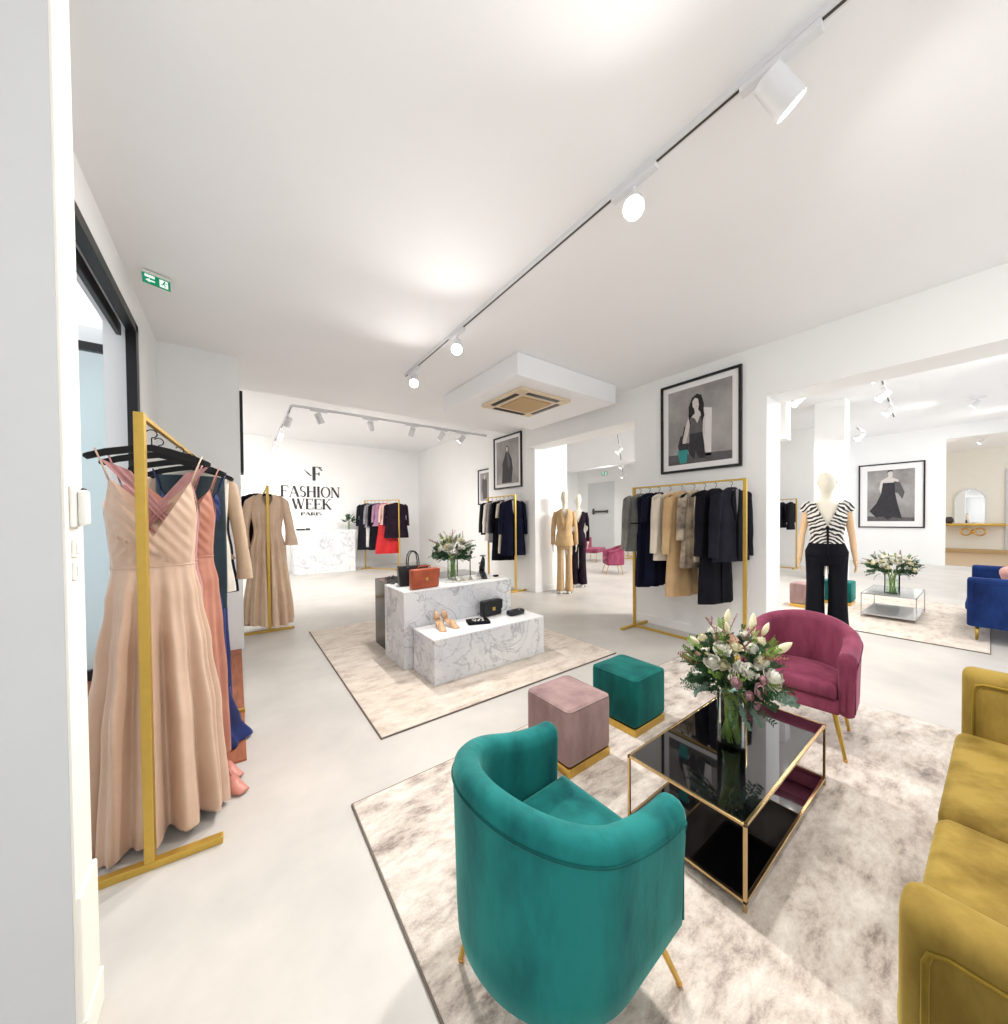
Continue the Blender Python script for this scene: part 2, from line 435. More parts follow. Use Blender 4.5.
# hall on the right
struct('wall_far', MB().box(13.0, 13.2, 2.95, 11.6, 0, 3.9), M['wall'])
struct('wall_far', MB().box(16.0, 16.2, .78, 3.15, 0, 3.9), M['wall'])
struct('wall_far', MB().box(13.2, 15.99, 2.96, 3.15, 0, 3.9), M['wall'])
struct('wall_far', MB().box(16.0, 16.2, -2.5, .78, 3.55, 3.9), M['wall'])
struct('wall_far', MB().box(10.35, 10.8, 1.86, 2.36, 0, 3.9), M['wall'])
struct('trim_7', MB().box(9.0, 9.3, 2.5, 11.6, 3.0, 3.9), M['wall'])
# powder room beyond
struct('wall_powder', MB().box(22.6, 22.8, -2.5, 3.2, 0, 3.9), M['wall_cream'])
struct('wall_powder', MB().box(16.2, 22.6, 2.6, 2.8, 0, 3.9), M['wall_cream'])
struct('floor', MB().box(16.2, 22.6, -2.5, 2.6, 0, .01), M['timber'])

# terracotta board strip inside the shop door
mb = MB(); mb.box(-1.2, .03, 2.6, 4.9, 0, .012)
struct('trim_8', mb, M['terracotta'])
# shop door frame (black steel) and the leaf opened outward
d = MB()
d.box(-.66, -.6, 1.8, 4.08, 2.90, 2.97); d.box(-.66, -.6, 3.99, 4.08, 0, 2.97)
d.box(-.72, -.69, 1.8, 4.05, 2.86, 2.95)
struct('door_1', d, M['black'], bevel=.004)
leaf = bpy.data.objects.new('door_2', None); COL.objects.link(leaf); leaf['kind'] = 'structure'
leaf.location = (-.66, 4.75, 0); leaf.rotation_euler = (0, 0, 0)
mb = MB(); mb.box(-1.2, 0, -.03, .03, 2.92, 2.99).box(-1.2, 0, -.03, .03, 0, .1).box(-.06, 0, -.03, .03, .1, 2.92).box(-1.2, -1.14, -.03, .03, .1, 2.92)
mb.build('door_frame', M['black'], leaf)
MB().box(-1.14, -.06, -.006, .006, .1, 2.92).build('glass_pane', M['door_glass'], leaf)
# facade across the street
struct('wall_outside', MB().box(-6.2, -6, -3, 14, 0, 5), mat('pale_facade', rgb(226, 232, 234), .8, noise=.03))

# ================================================================== LIGHTS ON TRACKS
def lamp_data(w, size=2.7):
    l = bpy.data.lights.new('spot_lamp', 'SPOT'); l.energy = w; l.spot_size = size; l.spot_blend = 1.0
    l.shadow_soft_size = .06; l.color = (1, .965, .925); return l
LD = lamp_data(LAMP_W); LD_far = lamp_data(LAMP_W*.85); LD_back = lamp_data(LAMP_W*.22)
def track(name, x0, y0, x1, y1, z, label, gaps=(), w=.034):
    t = empty(name, ((x0+x1)/2, (y0+y1)/2, z), math.atan2(y1-y0, x1-x0), label, 'light track')
    L = math.hypot(x1-x0, y1-y0)
    MB().box(-L/2, L/2, -w/2, w/2, 0, .03).build('track_rail', M['white_metal'], t)
    s = MB(); s.box(-L/2, L/2, -.006, .006, -.002, .001)
    s.build('track_slot', M['slot'], t)
    return t
def make_spot():
    t = empty('track_spotlight', (0,0,0), 0, 'x', 'spotlight', 'x')
    MB().box(-.13, .13, -.02, .02, -.03, -.003).build('adapter', M['white_metal'], t, bevel=.003)
    MB().cyl((0,0,-.03), (0,0,-.075), .008, n=10).tube([(0,.03,-.075),(0,.03,-.13)],.006,8).build('bracket', M['white_metal'], t)
    body = MB(); body.cyl((0,-.02,-.085), (0,.02,-.125), .0, .048, 20)
    body = MB()
    d = Vector((0, -1.0, -1)).normalized(); c = Vector((0, 0, -.13))
    body.tube([c - d*.075, c - d*.07, c + d*.075], [.04, .05, .054], 24)
    o = body.build('lamp_head', M['white_metal'], t, smooth=True, angle=40)
    l = MB().cyl(c + d*.0755, c + d*.079, .047, n=24).build('lens', M['lamp_glow'], t)
    return t, c + d*.1, d
SP, SPc, SPd = make_spot()
def place_spot(first, x, y, z, rz, label, group, ld=LD, scale=1, ta=PI/2):
    t = SP if first else dup(SP, (x, y, z), rz, label, group)
    t.location = (x, y, z); t.rotation_euler = (0, 0, rz); t['label'] = label; t['group'] = group
    for k in kids(t):
        if k.name.startswith('adapter'): k.rotation_euler = (0, 0, ta - rz)
    lo = bpy.data.objects.new('light_source', ld); COL.objects.link(lo); lo.parent = t
    lo.location = SPc; lo.rotation_euler = SPd.to_track_quat('-Z', 'Y').to_euler()
    if scale != 1: t.scale = (scale,)*3
    return t
track('ceiling_track', 1.706, -.9, 1.706, 4.3, CEIL-.03, 'long ceiling track with a dark slot running above the seating area')
lab1 = ['nearest white spotlight on the long ceiling track, top right, its lens seen from the side',
        'second white spotlight along the long ceiling track, above the flower table',
        'third white spotlight on the long ceiling track, left of the air conditioner',
        'farthest white spotlight at the end of the long ceiling track']
for i, (y, rz) in enumerate(((.50, R(58)), (1.13, R(-58)), (3.02, R(-32)), (4.04, R(-25)))):
    place_spot(i == 0, 1.706, y, CEIL-.03, rz, lab1[i], 'spotlights on the long ceiling track')
place_spot(False, 1.706, -.6, CEIL-.03, R(40), 'white track spotlight beyond the top edge of the picture', 'spotlights on the long ceiling track')
# back room tracks
track('ceiling_track', .72, 6.4, 4.3, 6.4, CEIL-.03, 'thin ceiling track running across the back room')
track('ceiling_track', .72, 6.45, .72, 9.8, CEIL-.03, 'thin ceiling track running back above the pleated gown')
nm = ['leftmost', 'second from the left', 'third from the left', 'fourth from the left', 'rightmost']
for i, x in enumerate((1.1, 1.9, 2.65, 3.25, 3.7)):
    place_spot(False, x, 6.4, CEIL-.03, R(180+20*(i-2)), nm[i] + ' white spotlight on the cross track in the back room', 'spotlights across the back room', LD_back, ta=0)
for i, y in enumerate((6.9, 8.1, 9.5)):
    place_spot(False, .72, y, CEIL-.03, R(200), ['nearest', 'middle', 'farthest'][i] + ' white spotlight of the row above the pleated gown', 'spotlights above the pleated gown', LD_back)
# hall tracks
track('ceiling_track', 5.9, .82, 9.9, 1.1, 3.25, 'ceiling track in the right hall above the dressed mannequin')
for i, (x, y) in enumerate(((6.3, .85), (7.45, .93), (8.6, 1.0))):
    place_spot(False, x, y, 3.25, R(200), ['nearest', 'middle', 'farthest'][i] + ' white spotlight on the track in the right hall', 'spotlights in the right hall', LD_far, ta=0)
track('ceiling_track', 6.0, 1.62, 6.6, 1.62, 3.15, 'short track piece above and left of the mannequin in the hall')
track('ceiling_track', 9.9, 1.6, 10.5, 1.6, 3.15, 'short track piece left of the gown portrait')
for i, (x, y) in enumerate(((6.3, 1.62), (10.2, 1.6))):
    place_spot(False, x, y, 3.15, R(200), ['white spotlight above and left of the mannequin in the striped top', 'small white spotlight left of the gown portrait'][i], 'single spotlights in the hall', LD_back if i else LD_far, ta=0)
track('ceiling_track', 6.2, 4.5, 12.5, 8.8, 3.1, 'ceiling track seen through the opening beside the tan suit')
for i, (x, y) in enumerate(((7.1, 5.1), (9.3, 6.6), (11.5, 8.1))):
    place_spot(False, x, y, 3.1, R(200), ['nearest', 'middle', 'farthest'][i] + ' white spotlight seen through the opening by the tan suit', 'spotlights through the opening', LD_far, ta=.6)
for t in ((6.4, -.8), (9.5, -.8), (12.5, .2), (14.5, -.8), (19.0, .2)):  # extra spotlights added out of view to light the hall and room beyond
    place_spot(False, t[0], t[1], 3.87, R(180), 'added white ceiling spotlight out of view in the hall', 'unseen hall spotlights', LD_far)

# ================================================================== AIR CONDITIONER
a = empty('ceiling_air_conditioner', (3.1, 3.68, 2.95), 0, 'square cream ceiling air conditioner cassette with tan grille and dark slots', 'air conditioner')
MB().box(-.42, .42, -.42, .42, -.035, 0).build('cassette_panel', M['cassette'], a, bevel=.01)
MB().box(-.24, .24, -.24, .24, -.05, -.035).build('grille', M['wood_ply'], a, bevel=.006)
for i in range(4):
    m = Matrix.Rotation(i*PI/2, 3, 'Z'); b = MB()
    c = [m @ Vector(v) for v in ((-.26, .315, 0), (.26, .375, 0))]
    b.box(min(c[0].x, c[1].x), max(c[0].x, c[1].x), min(c[0].y, c[1].y), max(c[0].y, c[1].y), -.042, -.034)
    b.build('louvre', M['black'], a)

# ================================================================== EXIT SIGNS
def exit_sign(loc, rz, label, s=1.0, tilt=0):
    e = empty('exit_sign', loc, rz, label, 'exit sign')
    e.scale = (s, s, s); e.rotation_euler = (tilt, 0, rz)
    MB().box(-.15, .15, -.008, .008, -.15, 0).build('panel', M['green_sign'], e, bevel=.003)
    MB().box(-.15, .15, -.03, .03, 0, .03).build('housing', M['white_plastic'], e)
    p = MB()
    p.box(-.125, -.02, -.011, -.008, -.055, -.015)
    p.box(.03, .12, -.011, -.008, -.135, -.02)
    p.build('panel_symbol', M['sign_white'], e)
    q = MB()   # running figure in green on the white door field, arrow on the rest
    q.ball((.085, -.0125, -.038), .009, .002, .009, 10, 6)
    q.tube([(.082, -.0125, -.05), (.07, -.0125, -.082)], .009, 6)
    q.tube([(.07, -.0125, -.082), (.088, -.0125, -.1), (.083, -.0125, -.125)], .0055, 6)
    q.tube([(.07, -.0125, -.082), (.056, -.0125, -.1), (.04, -.0125, -.1)], .0055, 6)
    q.tube([(.08, -.0125, -.055), (.1, -.0125, -.067), (.11, -.0125, -.058)], .004, 6)
    q.build('running_figure', M['green_sign'], e)
    ar = MB().prism([(-.12, -.1), (-.075, -.07), (-.075, -.09), (-.02, -.09), (-.02, -.11), (-.075, -.11), (-.075, -.13)], 'y', -.011, -.008)
    ar.build('arrow', M['sign_white'], e)
    return e
exit_sign((-.43, 3.6, 3.17), R(18), 'green emergency exit sign under the ceiling above the shop door', .5, R(-12))

# ================================================================== FRAMED PICTURES
def fig_poly(mb, pts, d0, d1): mb.prism(pts, 'x', d0, d1)
def picture(name, loc, w, h, kind, label, fw=.028, mt=.095):
    # hangs on a wall facing -x; local y runs to the viewer's left
    p = empty(name, loc, 0, label, 'picture')
    f = MB()
    f.box(-.035, 0, -w/2, w/2, h/2-fw, h/2).box(-.035, 0, -w/2, w/2, -h/2, -h/2+fw)
    f.box(-.035, 0, -w/2, -w/2+fw, -h/2+fw, h/2-fw).box(-.035, 0, w/2-fw, w/2, -h/2+fw, h/2-fw)
    f.build('picture_frame', M['black'], p)
    MB().box(-.015, 0, -w/2+fw, w/2-fw, -h/2+fw, h/2-fw).build('mount', M['mount'], p)
    pw, ph = w/2-mt, h/2-mt
    MB().box(-.018, -.015, -pw, pw, -ph, ph).build('photo_print', M['print_grey'], p)
    # drawn figure: coordinates u (viewer's right, -1..1) and v (-1..1)
    def P(name, mtl, pts, layer):
        mb = MB(); q = [(-u*pw, v*ph) for u, v in pts]
        mb.prism(q, 'x', -.018-.0012*layer, -.018-.0012*(layer-1)+.0001); mb.build(name, M[mtl], p)
    if kind == 'dress':
        P('pillar_shape', 'print_white', [(.12, -.85), (.4, -.85), (.42, .35), (.12, .42)], 1)
        P('floor_shadow', 'print_mid', [(-1, -1), (1, -1), (1, -.8), (-1, -.72)], 1)
        P('hair_shape', 'print_black', [(-.3, .2), (-.3, .5), (-.2, .72), (-.04, .8), (.1, .74), (.18, .5), (.16, .25), (.22, 0), (.05, .1), (-.1, .1), (-.26, .0)], 2)
        P('arm_shape', 'print_skin', [(-.3, .25), (-.22, .28), (-.3, -.15), (-.42, -.5), (-.56, -.5), (-.44, -.1)], 2)
        P('skin_shape', 'print_skin', [(-.18, .62), (-.1, .7), (0, .66), (.03, .5), (0, .38), (.12, .25), (.22, .22), (.22, -.3), (.12, -.3), (.08, 0), (-.24, 0), (-.24, .2), (-.1, .3), (-.12, .42), (-.17, .48)], 3)
        for ex in (-.1, -.03): P('eye_shape', 'print_black', [(ex-.02, .575), (ex+.015, .58), (ex, .565)], 4)
        P('mouth_shape', 'print_mid', [(-.08, .47), (-.03, .48), (-.055, .455)], 4)
        P('hair_strand_shape', 'print_black', [(.03, .62), (.13, .6), (.2, .2), (.12, .0), (.08, .3)], 5)
        P('strap_shape', 'print_black', [(-.44, .0), (-.4, .0), (-.54, -.5), (-.58, -.5)], 5)
        P('dress_shape', 'print_mid', [(-.22, .22), (-.1, .16), (-.02, .02), (.06, .2), (.16, .2), (.14, -.2), (.2, -.6), (.22, -.9), (-.1, -.9), (-.3, -.55), (-.26, -.1)], 4)
        P('skirt_shape', 'print_dark', [(-.26, -.22), (.14, -.22), (.24, -.9), (.04, -.9), (-.08, -.68), (-.12, -.9), (-.3, -.72)], 5)
        P('bag_shape', 'print_dark', [(-.66, -.5), (-.58, -.25), (-.52, -.22), (-.5, -.45), (-.3, -.45), (-.3, -.66), (-.62, -.62)], 4)
        P('teal_bag_shape', 'print_teal', [(-.66, -.62), (-.32, -.62), (-.36, -.96), (-.58, -.98), (-.64, -.8)], 5)
    elif kind == 'coat':
        P('light_shape', 'print_white', [(-1, .1), (1, .1), (1, -.3), (-1, -.4)], 1) if False else None
        P('coat_shape', 'print_dark', [(-.12, .45), (.14, .45), (.4, .1), (.5, -.35), (.38, -.95), (-.5, -.95), (-.42, -.2), (-.45, -.1), (-.3, .15)], 2)
        P('lapel_shape', 'print_mid', [(-.04, .44), (.1, .44), (.3, -.1), (.12, -.35), (.02, 0)], 3)
        P('hair_shape', 'print_black', [(-.14, .5), (-.14, .66), (0, .76), (.13, .66), (.14, .5), (0, .42)], 3)
        P('face_shape', 'print_skin', [(-.1, .52), (-.1, .62), (-.02, .7), (.09, .64), (.1, .52), (.02, .44)], 4)
    elif kind == 'gown':
        P('floor_shadow', 'print_mid', [(-1, -1), (1, -1), (1, -.86), (-1, -.8)], 1)
        P('gown_shape', 'print_dark', [(-.32, .5), (.18, .5), (.2, .1), (.3, -.3), (.5, -.9), (.1, -.84), (-.1, -.95), (-.3, -.82), (-.62, -.84), (-.9, -.6), (-.6, -.3), (-.38, .1)], 3)
        P('cape_shape', 'print_mid', [(.15, .55), (.4, .5), (.6, .1), (.5, -.15), (.3, .1), (.2, .1)], 3)
        P('shoulder_shape', 'print_skin', [(-.4, .6), (-.1, .72), (-.08, .78), (-.12, .9), (-.02, .98), (.1, .94), (.1, .8), (.06, .7), (.34, .6), (.36, .45), (-.3, .48), (-.42, .1), (-.48, .3)], 2)
        P('hair_shape', 'print_black', [(-.14, .88), (-.1, .98), (.06, .99), (.13, .9), (.04, .94), (-.06, .93)], 4)
    else:
        P('coat_shape', 'print_mid', [(-.5, .55), (.1, .7), (.5, .4), (.5, -.8), (-.4, -.9), (-.6, 0)], 2)
        P('face_shape', 'print_skin', [(-.15, .6), (-.12, .82), (.12, .85), (.15, .62), (0, .5)], 3)
    return p
picture('framed_photograph', (4.45, 2.085, 2.515), .925, 1.10, 'dress', 'large black-framed fashion photograph with a turquoise bag, above the clothes rack')
picture('framed_photograph', (4.6, 6.045, 2.61), .95, 1.107, 'coat', 'black-framed photograph of a person in a long coat on the middle pillar')
picture('framed_photograph', (5.0, 7.5, 2.22), .60, .88, 'small', 'small black-framed photograph on the wall left of the middle pillar')
picture('framed_photograph', (16.0, 1.84, 2.03), 1.39, 1.96, 'gown', 'black-framed photograph of a woman in a wide strapless gown, right of the mannequin', .035, .2)

# ================================================================== SIGN LETTERING (back wall)
def letter_strokes(ch):
    # returns list of quads (x0,y0,x1,y1,w) in a unit-high cell, plus advance
    T, H = .17, .05
    S = {
     'F': ([('v', .14, 0, 1, T), ('h', .02, .7, .98, H), ('h', .1, .5, .5, H), ('h', .0, .3, 0, H), ('d', .66, .98, .7, .74, H), ('d', .5, .6, .5, .4, H)], .78),
     'A': ([('d', .08, 0, .42, 1, H), ('d', .44, 1, .8, 0, T), ('h', .2, .66, .32, H), ('h', -.02, .18, 0, H), ('h', .68, .94, 0, H)], .96),
     'S': ([('s',)], .66),
     'H': ([('v', .14, 0, 1, T), ('v', .76, 0, 1, T), ('h', .14, .76, .5, H), ('h', 0, .28, 0, H), ('h', 0, .28, .98, H), ('h', .62, .9, 0, H), ('h', .62, .9, .98, H)], .98),
     'I': ([('v', .16, 0, 1, T), ('h', .02, .3, 0, H), ('h', .02, .3, .98, H)], .4),
     'O': ([('o',)], 1.0),
     'N': ([('v', .12, 0, 1, H), ('v', .8, 0, 1, H), ('d', .14, 1, .78, 0, T), ('h', 0, .22, 0, H), ('h', .68, .92, .98, H), ('h', 0, .2, .98, H)], 1.0),
     'W': ([('d', .08, 1, .36, 0, T), ('d', .36, 0, .6, 1, H), ('d', .54, 1, .84, 0, T), ('d', .84, 0, 1.1, 1, H), ('h', -.04, .2, .98, H), ('h', .44, .68, .98, H), ('h', 1.0, 1.2, .98, H)], 1.26),
     'E': ([('v', .14, 0, 1, T), ('h', .02, .7, .98, H), ('h', .1, .52, .5, H), ('h', .02, .72, 0, H), ('d', .66, .98, .7, .76, H), ('d', .7, .24, .74, 0, H), ('d', .52, .6, .52, .4, H)], .82),
     'K': ([('v', .14, 0, 1, T), ('d', .2, .4, .72, 1, H), ('d', .34, .55, .8, 0, T), ('h', 0, .28, 0, H), ('h', 0, .28, .98, H), ('h', .6, .84, .98, H), ('h', .66, .94, 0, H)], .96),
     'P': ([('v', .14, 0, 1, T), ('p',), ('h', .02, .28, 0, H)], .74),
     'R': ([('v', .14, 0, 1, T), ('p',), ('d', .4, .5, .72, 0, T), ('h', .02, .28, 0, H)], .84),
    }
    return S[ch]
def stroke(mb, x0, z0, x1, z1, w, ox, oz, sc, y0, y1):
    if abs(x1-x0) < abs(z1-z0):
        pts = [(x0-w/2, z0), (x0+w/2, z0), (x1+w/2, z1), (x1-w/2, z1)]
    else:
        pts = [(x0, z0-w/2), (x1, z1-w/2), (x1, z1+w/2), (x0, z0+w/2)]
    mb.prism([(ox+p[0]*sc, oz+p[1]*sc) for p in pts], 'y', y0, y1)
def arc_stroke(mb, pts, ox, oz, sc, y0, y1):
    # pts: (x, z, width)
    for a, b in zip(pts, pts[1:]):
        d = Vector((b[0]-a[0], b[1]-a[1]))
        if d.length < 1e-6: continue
        n = Vector((-d.y, d.x)).normalized()
        q = [(a[0]+n.x*a[2]/2, a[1]+n.y*a[2]/2), (a[0]-n.x*a[2]/2, a[1]-n.y*a[2]/2), (b[0]-n.x*b[2]/2, b[1]-n.y*b[2]/2), (b[0]+n.x*b[2]/2, b[1]+n.y*b[2]/2)]
        mb.prism([(ox+p[0]*sc, oz+p[1]*sc) for p in q], 'y', y0, y1)
def letters(parent, text, x0, x1, z, h, y0=-.015, y1=0, bold=1):
    adv = sum(letter_strokes(c)[1] for c in text)
    kx = (x1-x0)/(adv*h) if adv else 1
    x = x0
    for c in text:
        st, a = letter_strokes(c); mb = MB()
        for s in st:
            k = s[0]
            if k == 'v': stroke(mb, s[1], s[2], s[1], s[3], s[4]*bold, 0, z, h, y0, y1)
            elif k == 'h': stroke(mb, s[1], s[3], s[2], s[3], s[4]*bold, 0, z, h, y0, y1)
            elif k == 'd': stroke(mb, s[1], s[2], s[3], s[4], s[5]*bold, 0, z, h, y0, y1)
            elif k == 'o': arc_stroke(mb, [(.47+.4*math.cos(t), .49+.5*math.sin(t), .035+.13*abs(math.cos(t))) for t in [2*PI*i/28 for i in range(29)]], 0, z, h, y0, y1)
            elif k == 'p': arc_stroke(mb, [(.2+.42*max(0, math.cos(t))**.8, .74+.24*math.sin(t), .035+.13*max(0, math.cos(t))) for t in [-PI/2+PI*i/14 for i in range(15)]], 0, z, h, y0, y1)
            elif k == 's':
                arc_stroke(mb, [(.3+.21*math.cos(t), .75+.23*math.sin(t), .06+.09*max(0, -math.cos(t))) for t in [R(30+ (240)*i/12) for i in range(13)]] +
                           [(.3+.22*math.cos(t), .26+.25*math.sin(t), .07+.11*max(0, math.cos(t))) for t in [R(80-240*i/12) for i in range(13)]], 0, z, h, y0, y1)
        for v in mb.bm.verts: v.co.x = x + v.co.x*kx
        o = mb.build('letter', M['letter'], parent)
        x += a*h*kx
sg = empty('wall_sign', (0, 11.6, 0), 0, 'FASHION WEEK PARIS lettering with an F monogram on the white back wall', 'sign')
letters(sg, 'FASHION', 1.0, 2.53, 2.10, .30, bold=1.3)
letters(sg, 'WEEK', 1.27, 2.29, 1.755, .29, bold=1.3)
letters(sg, 'PARIS', 1.48, 2.02, 1.575, .09, bold=1.6)
mb = MB(); stroke(mb, .2, 0, .2, 1, .2, 1.75, 2.57, .40, -.015, 0); stroke(mb, .25, .98, .7, .98, .04, 1.75, 2.57, .40, -.015, 0)
stroke(mb, .52, .98, .72, .74, .1, 1.75, 2.57, .40, -.015, 0); stroke(mb, .3, .5, .5, .5, .04, 1.75, 2.57, .40, -.015, 0)
mb.prism([(1.75+.4*p[0], 2.57+.4*p[1]) for p in ((-.45, .8), (.05, .35), (.02, .3), (-.2, .45))], 'y', -.015, 0)
mb.prism([(1.75+.4*p[0], 2.57+.4*p[1]) for p in ((.42, .5), (.56, .36), (.56, .64))], 'y', -.015, 0)
mb.build('monogram', M['letter'], sg)

# ================================================================== RUGS
def rug(x0, x1, y0, y1, m, label):
    r = empty('area_rug', ((x0+x1)/2, (y0+y1)/2, 0), 0, label, 'rug')
    a, b = (x1-x0)/2, (y1-y0)/2
    MB().box(-a, a, -b, b, 0.001, .013).build('rug_pile', m, r, bevel=.004)
    e = MB(); w = .006
    e.box(-a-w, a+w, -b-w, -b, 0.001, .010).box(-a-w, a+w, b, b+w, 0.001, .010).box(-a-w, -a, -b, b, 0.001, .010).box(a, a+w, -b, b, 0.001, .010)
    e.build('rug_binding', M['rug_edge'], r)
rug(.44, 3.72, -1.9, 1.86, M['rug'], 'large mottled beige and grey rug under the teal armchair and black glass table')
rug(.73, 3.15, 2.32, 5.12, M['rug2'], 'mottled cream rug under the marble display plinths')
rug(6.07, 9.0, .0, 2.05, M['rug2'], 'pale rug in the right hall under the blue sofa and small glass table')

# ================================================================== ARMCHAIRS
def make_armchair(pre, vel, pipe, label):
    t = empty('armchair', (0,0,0), 0, label, 'armchair')
    hw, th = .265, .08          # centreline half width, wall thickness
    front, rear = .25, -.06     # straight arms from front to rear, then the round back
    def U(s):                   # s 0..1 round the U, returns point, outward normal
        L1 = front-rear; Ls = PI*hw*1.0; T = 2*L1+Ls; d = s*T
        if d < L1: return Vector((front-d, hw*(1), 0)), Vector((0, 1, 0))
        if d < L1+Ls:
            a = (d-L1)/hw
            return Vector((rear-hw*math.sin(a)*1.02, hw*math.cos(a), 0)), Vector((-math.sin(a), math.cos(a), 0))
        d2 = d-L1-Ls
        return Vector((rear+d2, -hw, 0)), Vector((0, -1, 0))
    def top(s): q = abs(s-.5)*2; return .737 - .132*smooth(q*1.05) 
    zb = .24
    def sect(s, sh=1.0, dx=0.0, lift=0.0, inset=0.0):
        p, n = U(s); T_ = top(s) - lift; h = th/2*sh
        prof = [(h*.55, zb+inset*.3), (h*.9, zb+.012+inset*.3), (h*.98, zb+.07), (h*1.05, .44), (h*1.18, T_-.07), (h*1.2, T_-.045), (h*1.05, T_-.02), (h*.6, T_-.004), (0, T_),
                (-h*.6, T_-.004), (-h*1.0, T_-.02), (-h*1.12, T_-.045), (-h*1.05, T_-.08), (-h*.95, .40), (-h*.95, .3), (-h*.8, zb+.01)]
        return [p + n*o + Vector((dx, 0, z)) for o, z in prof]
    mb = MB(); rings = []
    for dx, sh, li in ((.034, .25, .035), (.030, .6, .018), (.018, .88, .006)): rings.append(sect(0, sh, dx, li, .02))
    N = 56
    for i in range(N+1): rings.append(sect(i/N))
    for dx, sh, li in ((.018, .88, .006), (.030, .6, .018), (.034, .25, .035)): rings.append(sect(1, sh, dx, li, .02))
    mb.loft(rings); mb.build('back_shell', vel, t, smooth=True)
    # piping along the outer top edge and down the arm fronts
    pts = []
    p, n = U(0)
    for z in (.27, .38, .5): pts.append(p + n*th*.46 + Vector((.004, 0, z)))
    for i in range(N+1):
        s = i/N; p, n = U(s); pts.append(p + n*th*.6 + Vector((0, 0, top(s)-.05)))
    p, n = U(1)
    for z in (.5, .38, .27): pts.append(p + n*th*.46 + Vector((.004, 0, z)))
    MB().tube(pts, .0055, 6).build('piping', pipe, t, smooth=True)
    # seat base and front rail
    def foot(ins, fx):
        out = [(fx, hw-ins), ]
        for i in range(13):
            a = PI*i/12; out.append((rear-(hw-ins)*math.sin(a), (hw-ins)*math.cos(a)))
        out.append((fx, -(hw-ins))); return out
    MB().prism(foot(.03, front+.03), 'z', zb+.002, .33).build('seat_base', vel, t, bevel=.012, smooth=True, angle=50)
    # cushion
    mb = MB(); rings = []
    def ring(q, z):
        f = foot(.044, front+.045); c = Vector((.02, 0))
        # densify
        pts = []
        for a, b in zip(f, f[1:]+f[:1]):
            for k in range(3): pts.append((lerp(a[0], b[0], k/3), lerp(a[1], b[1], k/3)))
        return [(c.x+(u-c.x)*q, v*q, z) for u, v in pts]
    for q, z in ((.93, .332), (.975, .335), (1, .345), (1, .37), (.985, .395), (.95, .41), (.85, .420), (.6, .430), (.3, .434), (.03, .435)): rings.append(ring(q, z))
    mb.loft(rings); mb.build('seat_cushion', vel, t, smooth=True)
    for sx, sy in ((1, 1), (1, -1), (-1, 1), (-1, -1)):
        b = Vector((.0+sx*.2, sy*.2, zb+.01)); e = Vector((.31 if sx > 0 else -.26, sy*(.265 if sx > 0 else .235), .012))
        lg = MB().tube([b, e], [.015, .009], 14).build('leg', M['gold'], t, smooth=True, angle=50)
        MB().ball(e+Vector((0, 0, -.002)), .011, .011, .010, 12, 8).build('leg_tip', M['brass'], lg, smooth=True)
    return t
ac = make_armchair('teal', M['teal'], M['teal_pipe'], 'teal velvet tub armchair with gold legs, seen from behind')
ac.location = (.768, .776, .013); ac.rotation_euler = (0, 0, R(1.8)); ac.scale = (.83, .91, .985)
pc = make_armchair('rose', M['rose'], M['rose_pipe'], 'rose velvet tub armchair behind the coffee table')
pc.location = (2.95, .742, .013); pc.rotation_euler = (0, 0, R(184.3)); pc.scale = (.74, .92, 1.0)
pc['group'] = 'rose armchairs'
dup(pc, (7.72, 5.75, 0), R(140), 'rose velvet tub armchair far back in the hall, left of the grey jacket', 'rose armchairs')

def make_loveseat(x, y, rz):
    t = empty('low_bench_seat', (x, y, 0), rz, 'dark plum low seat on thin legs just behind the black-dressed mannequin', 'seat')
    MB().rbox(-.45, .45, -.28, .28, .3, .44, .04).build('seat', M['rose'], t, smooth=True)
    MB().rbox(-.45, .45, .2, .3, .42, .78, .04).build('backrest', M['rose'], t, smooth=True)
    for sx in (-1, 1):
        for sy in (-1, 1): MB().cyl((sx*.4, sy*.24, 0), (sx*.4, sy*.24, .31), .012, n=10).build('leg', M['gold'], t)
make_loveseat(9.55, 7.9, R(20))

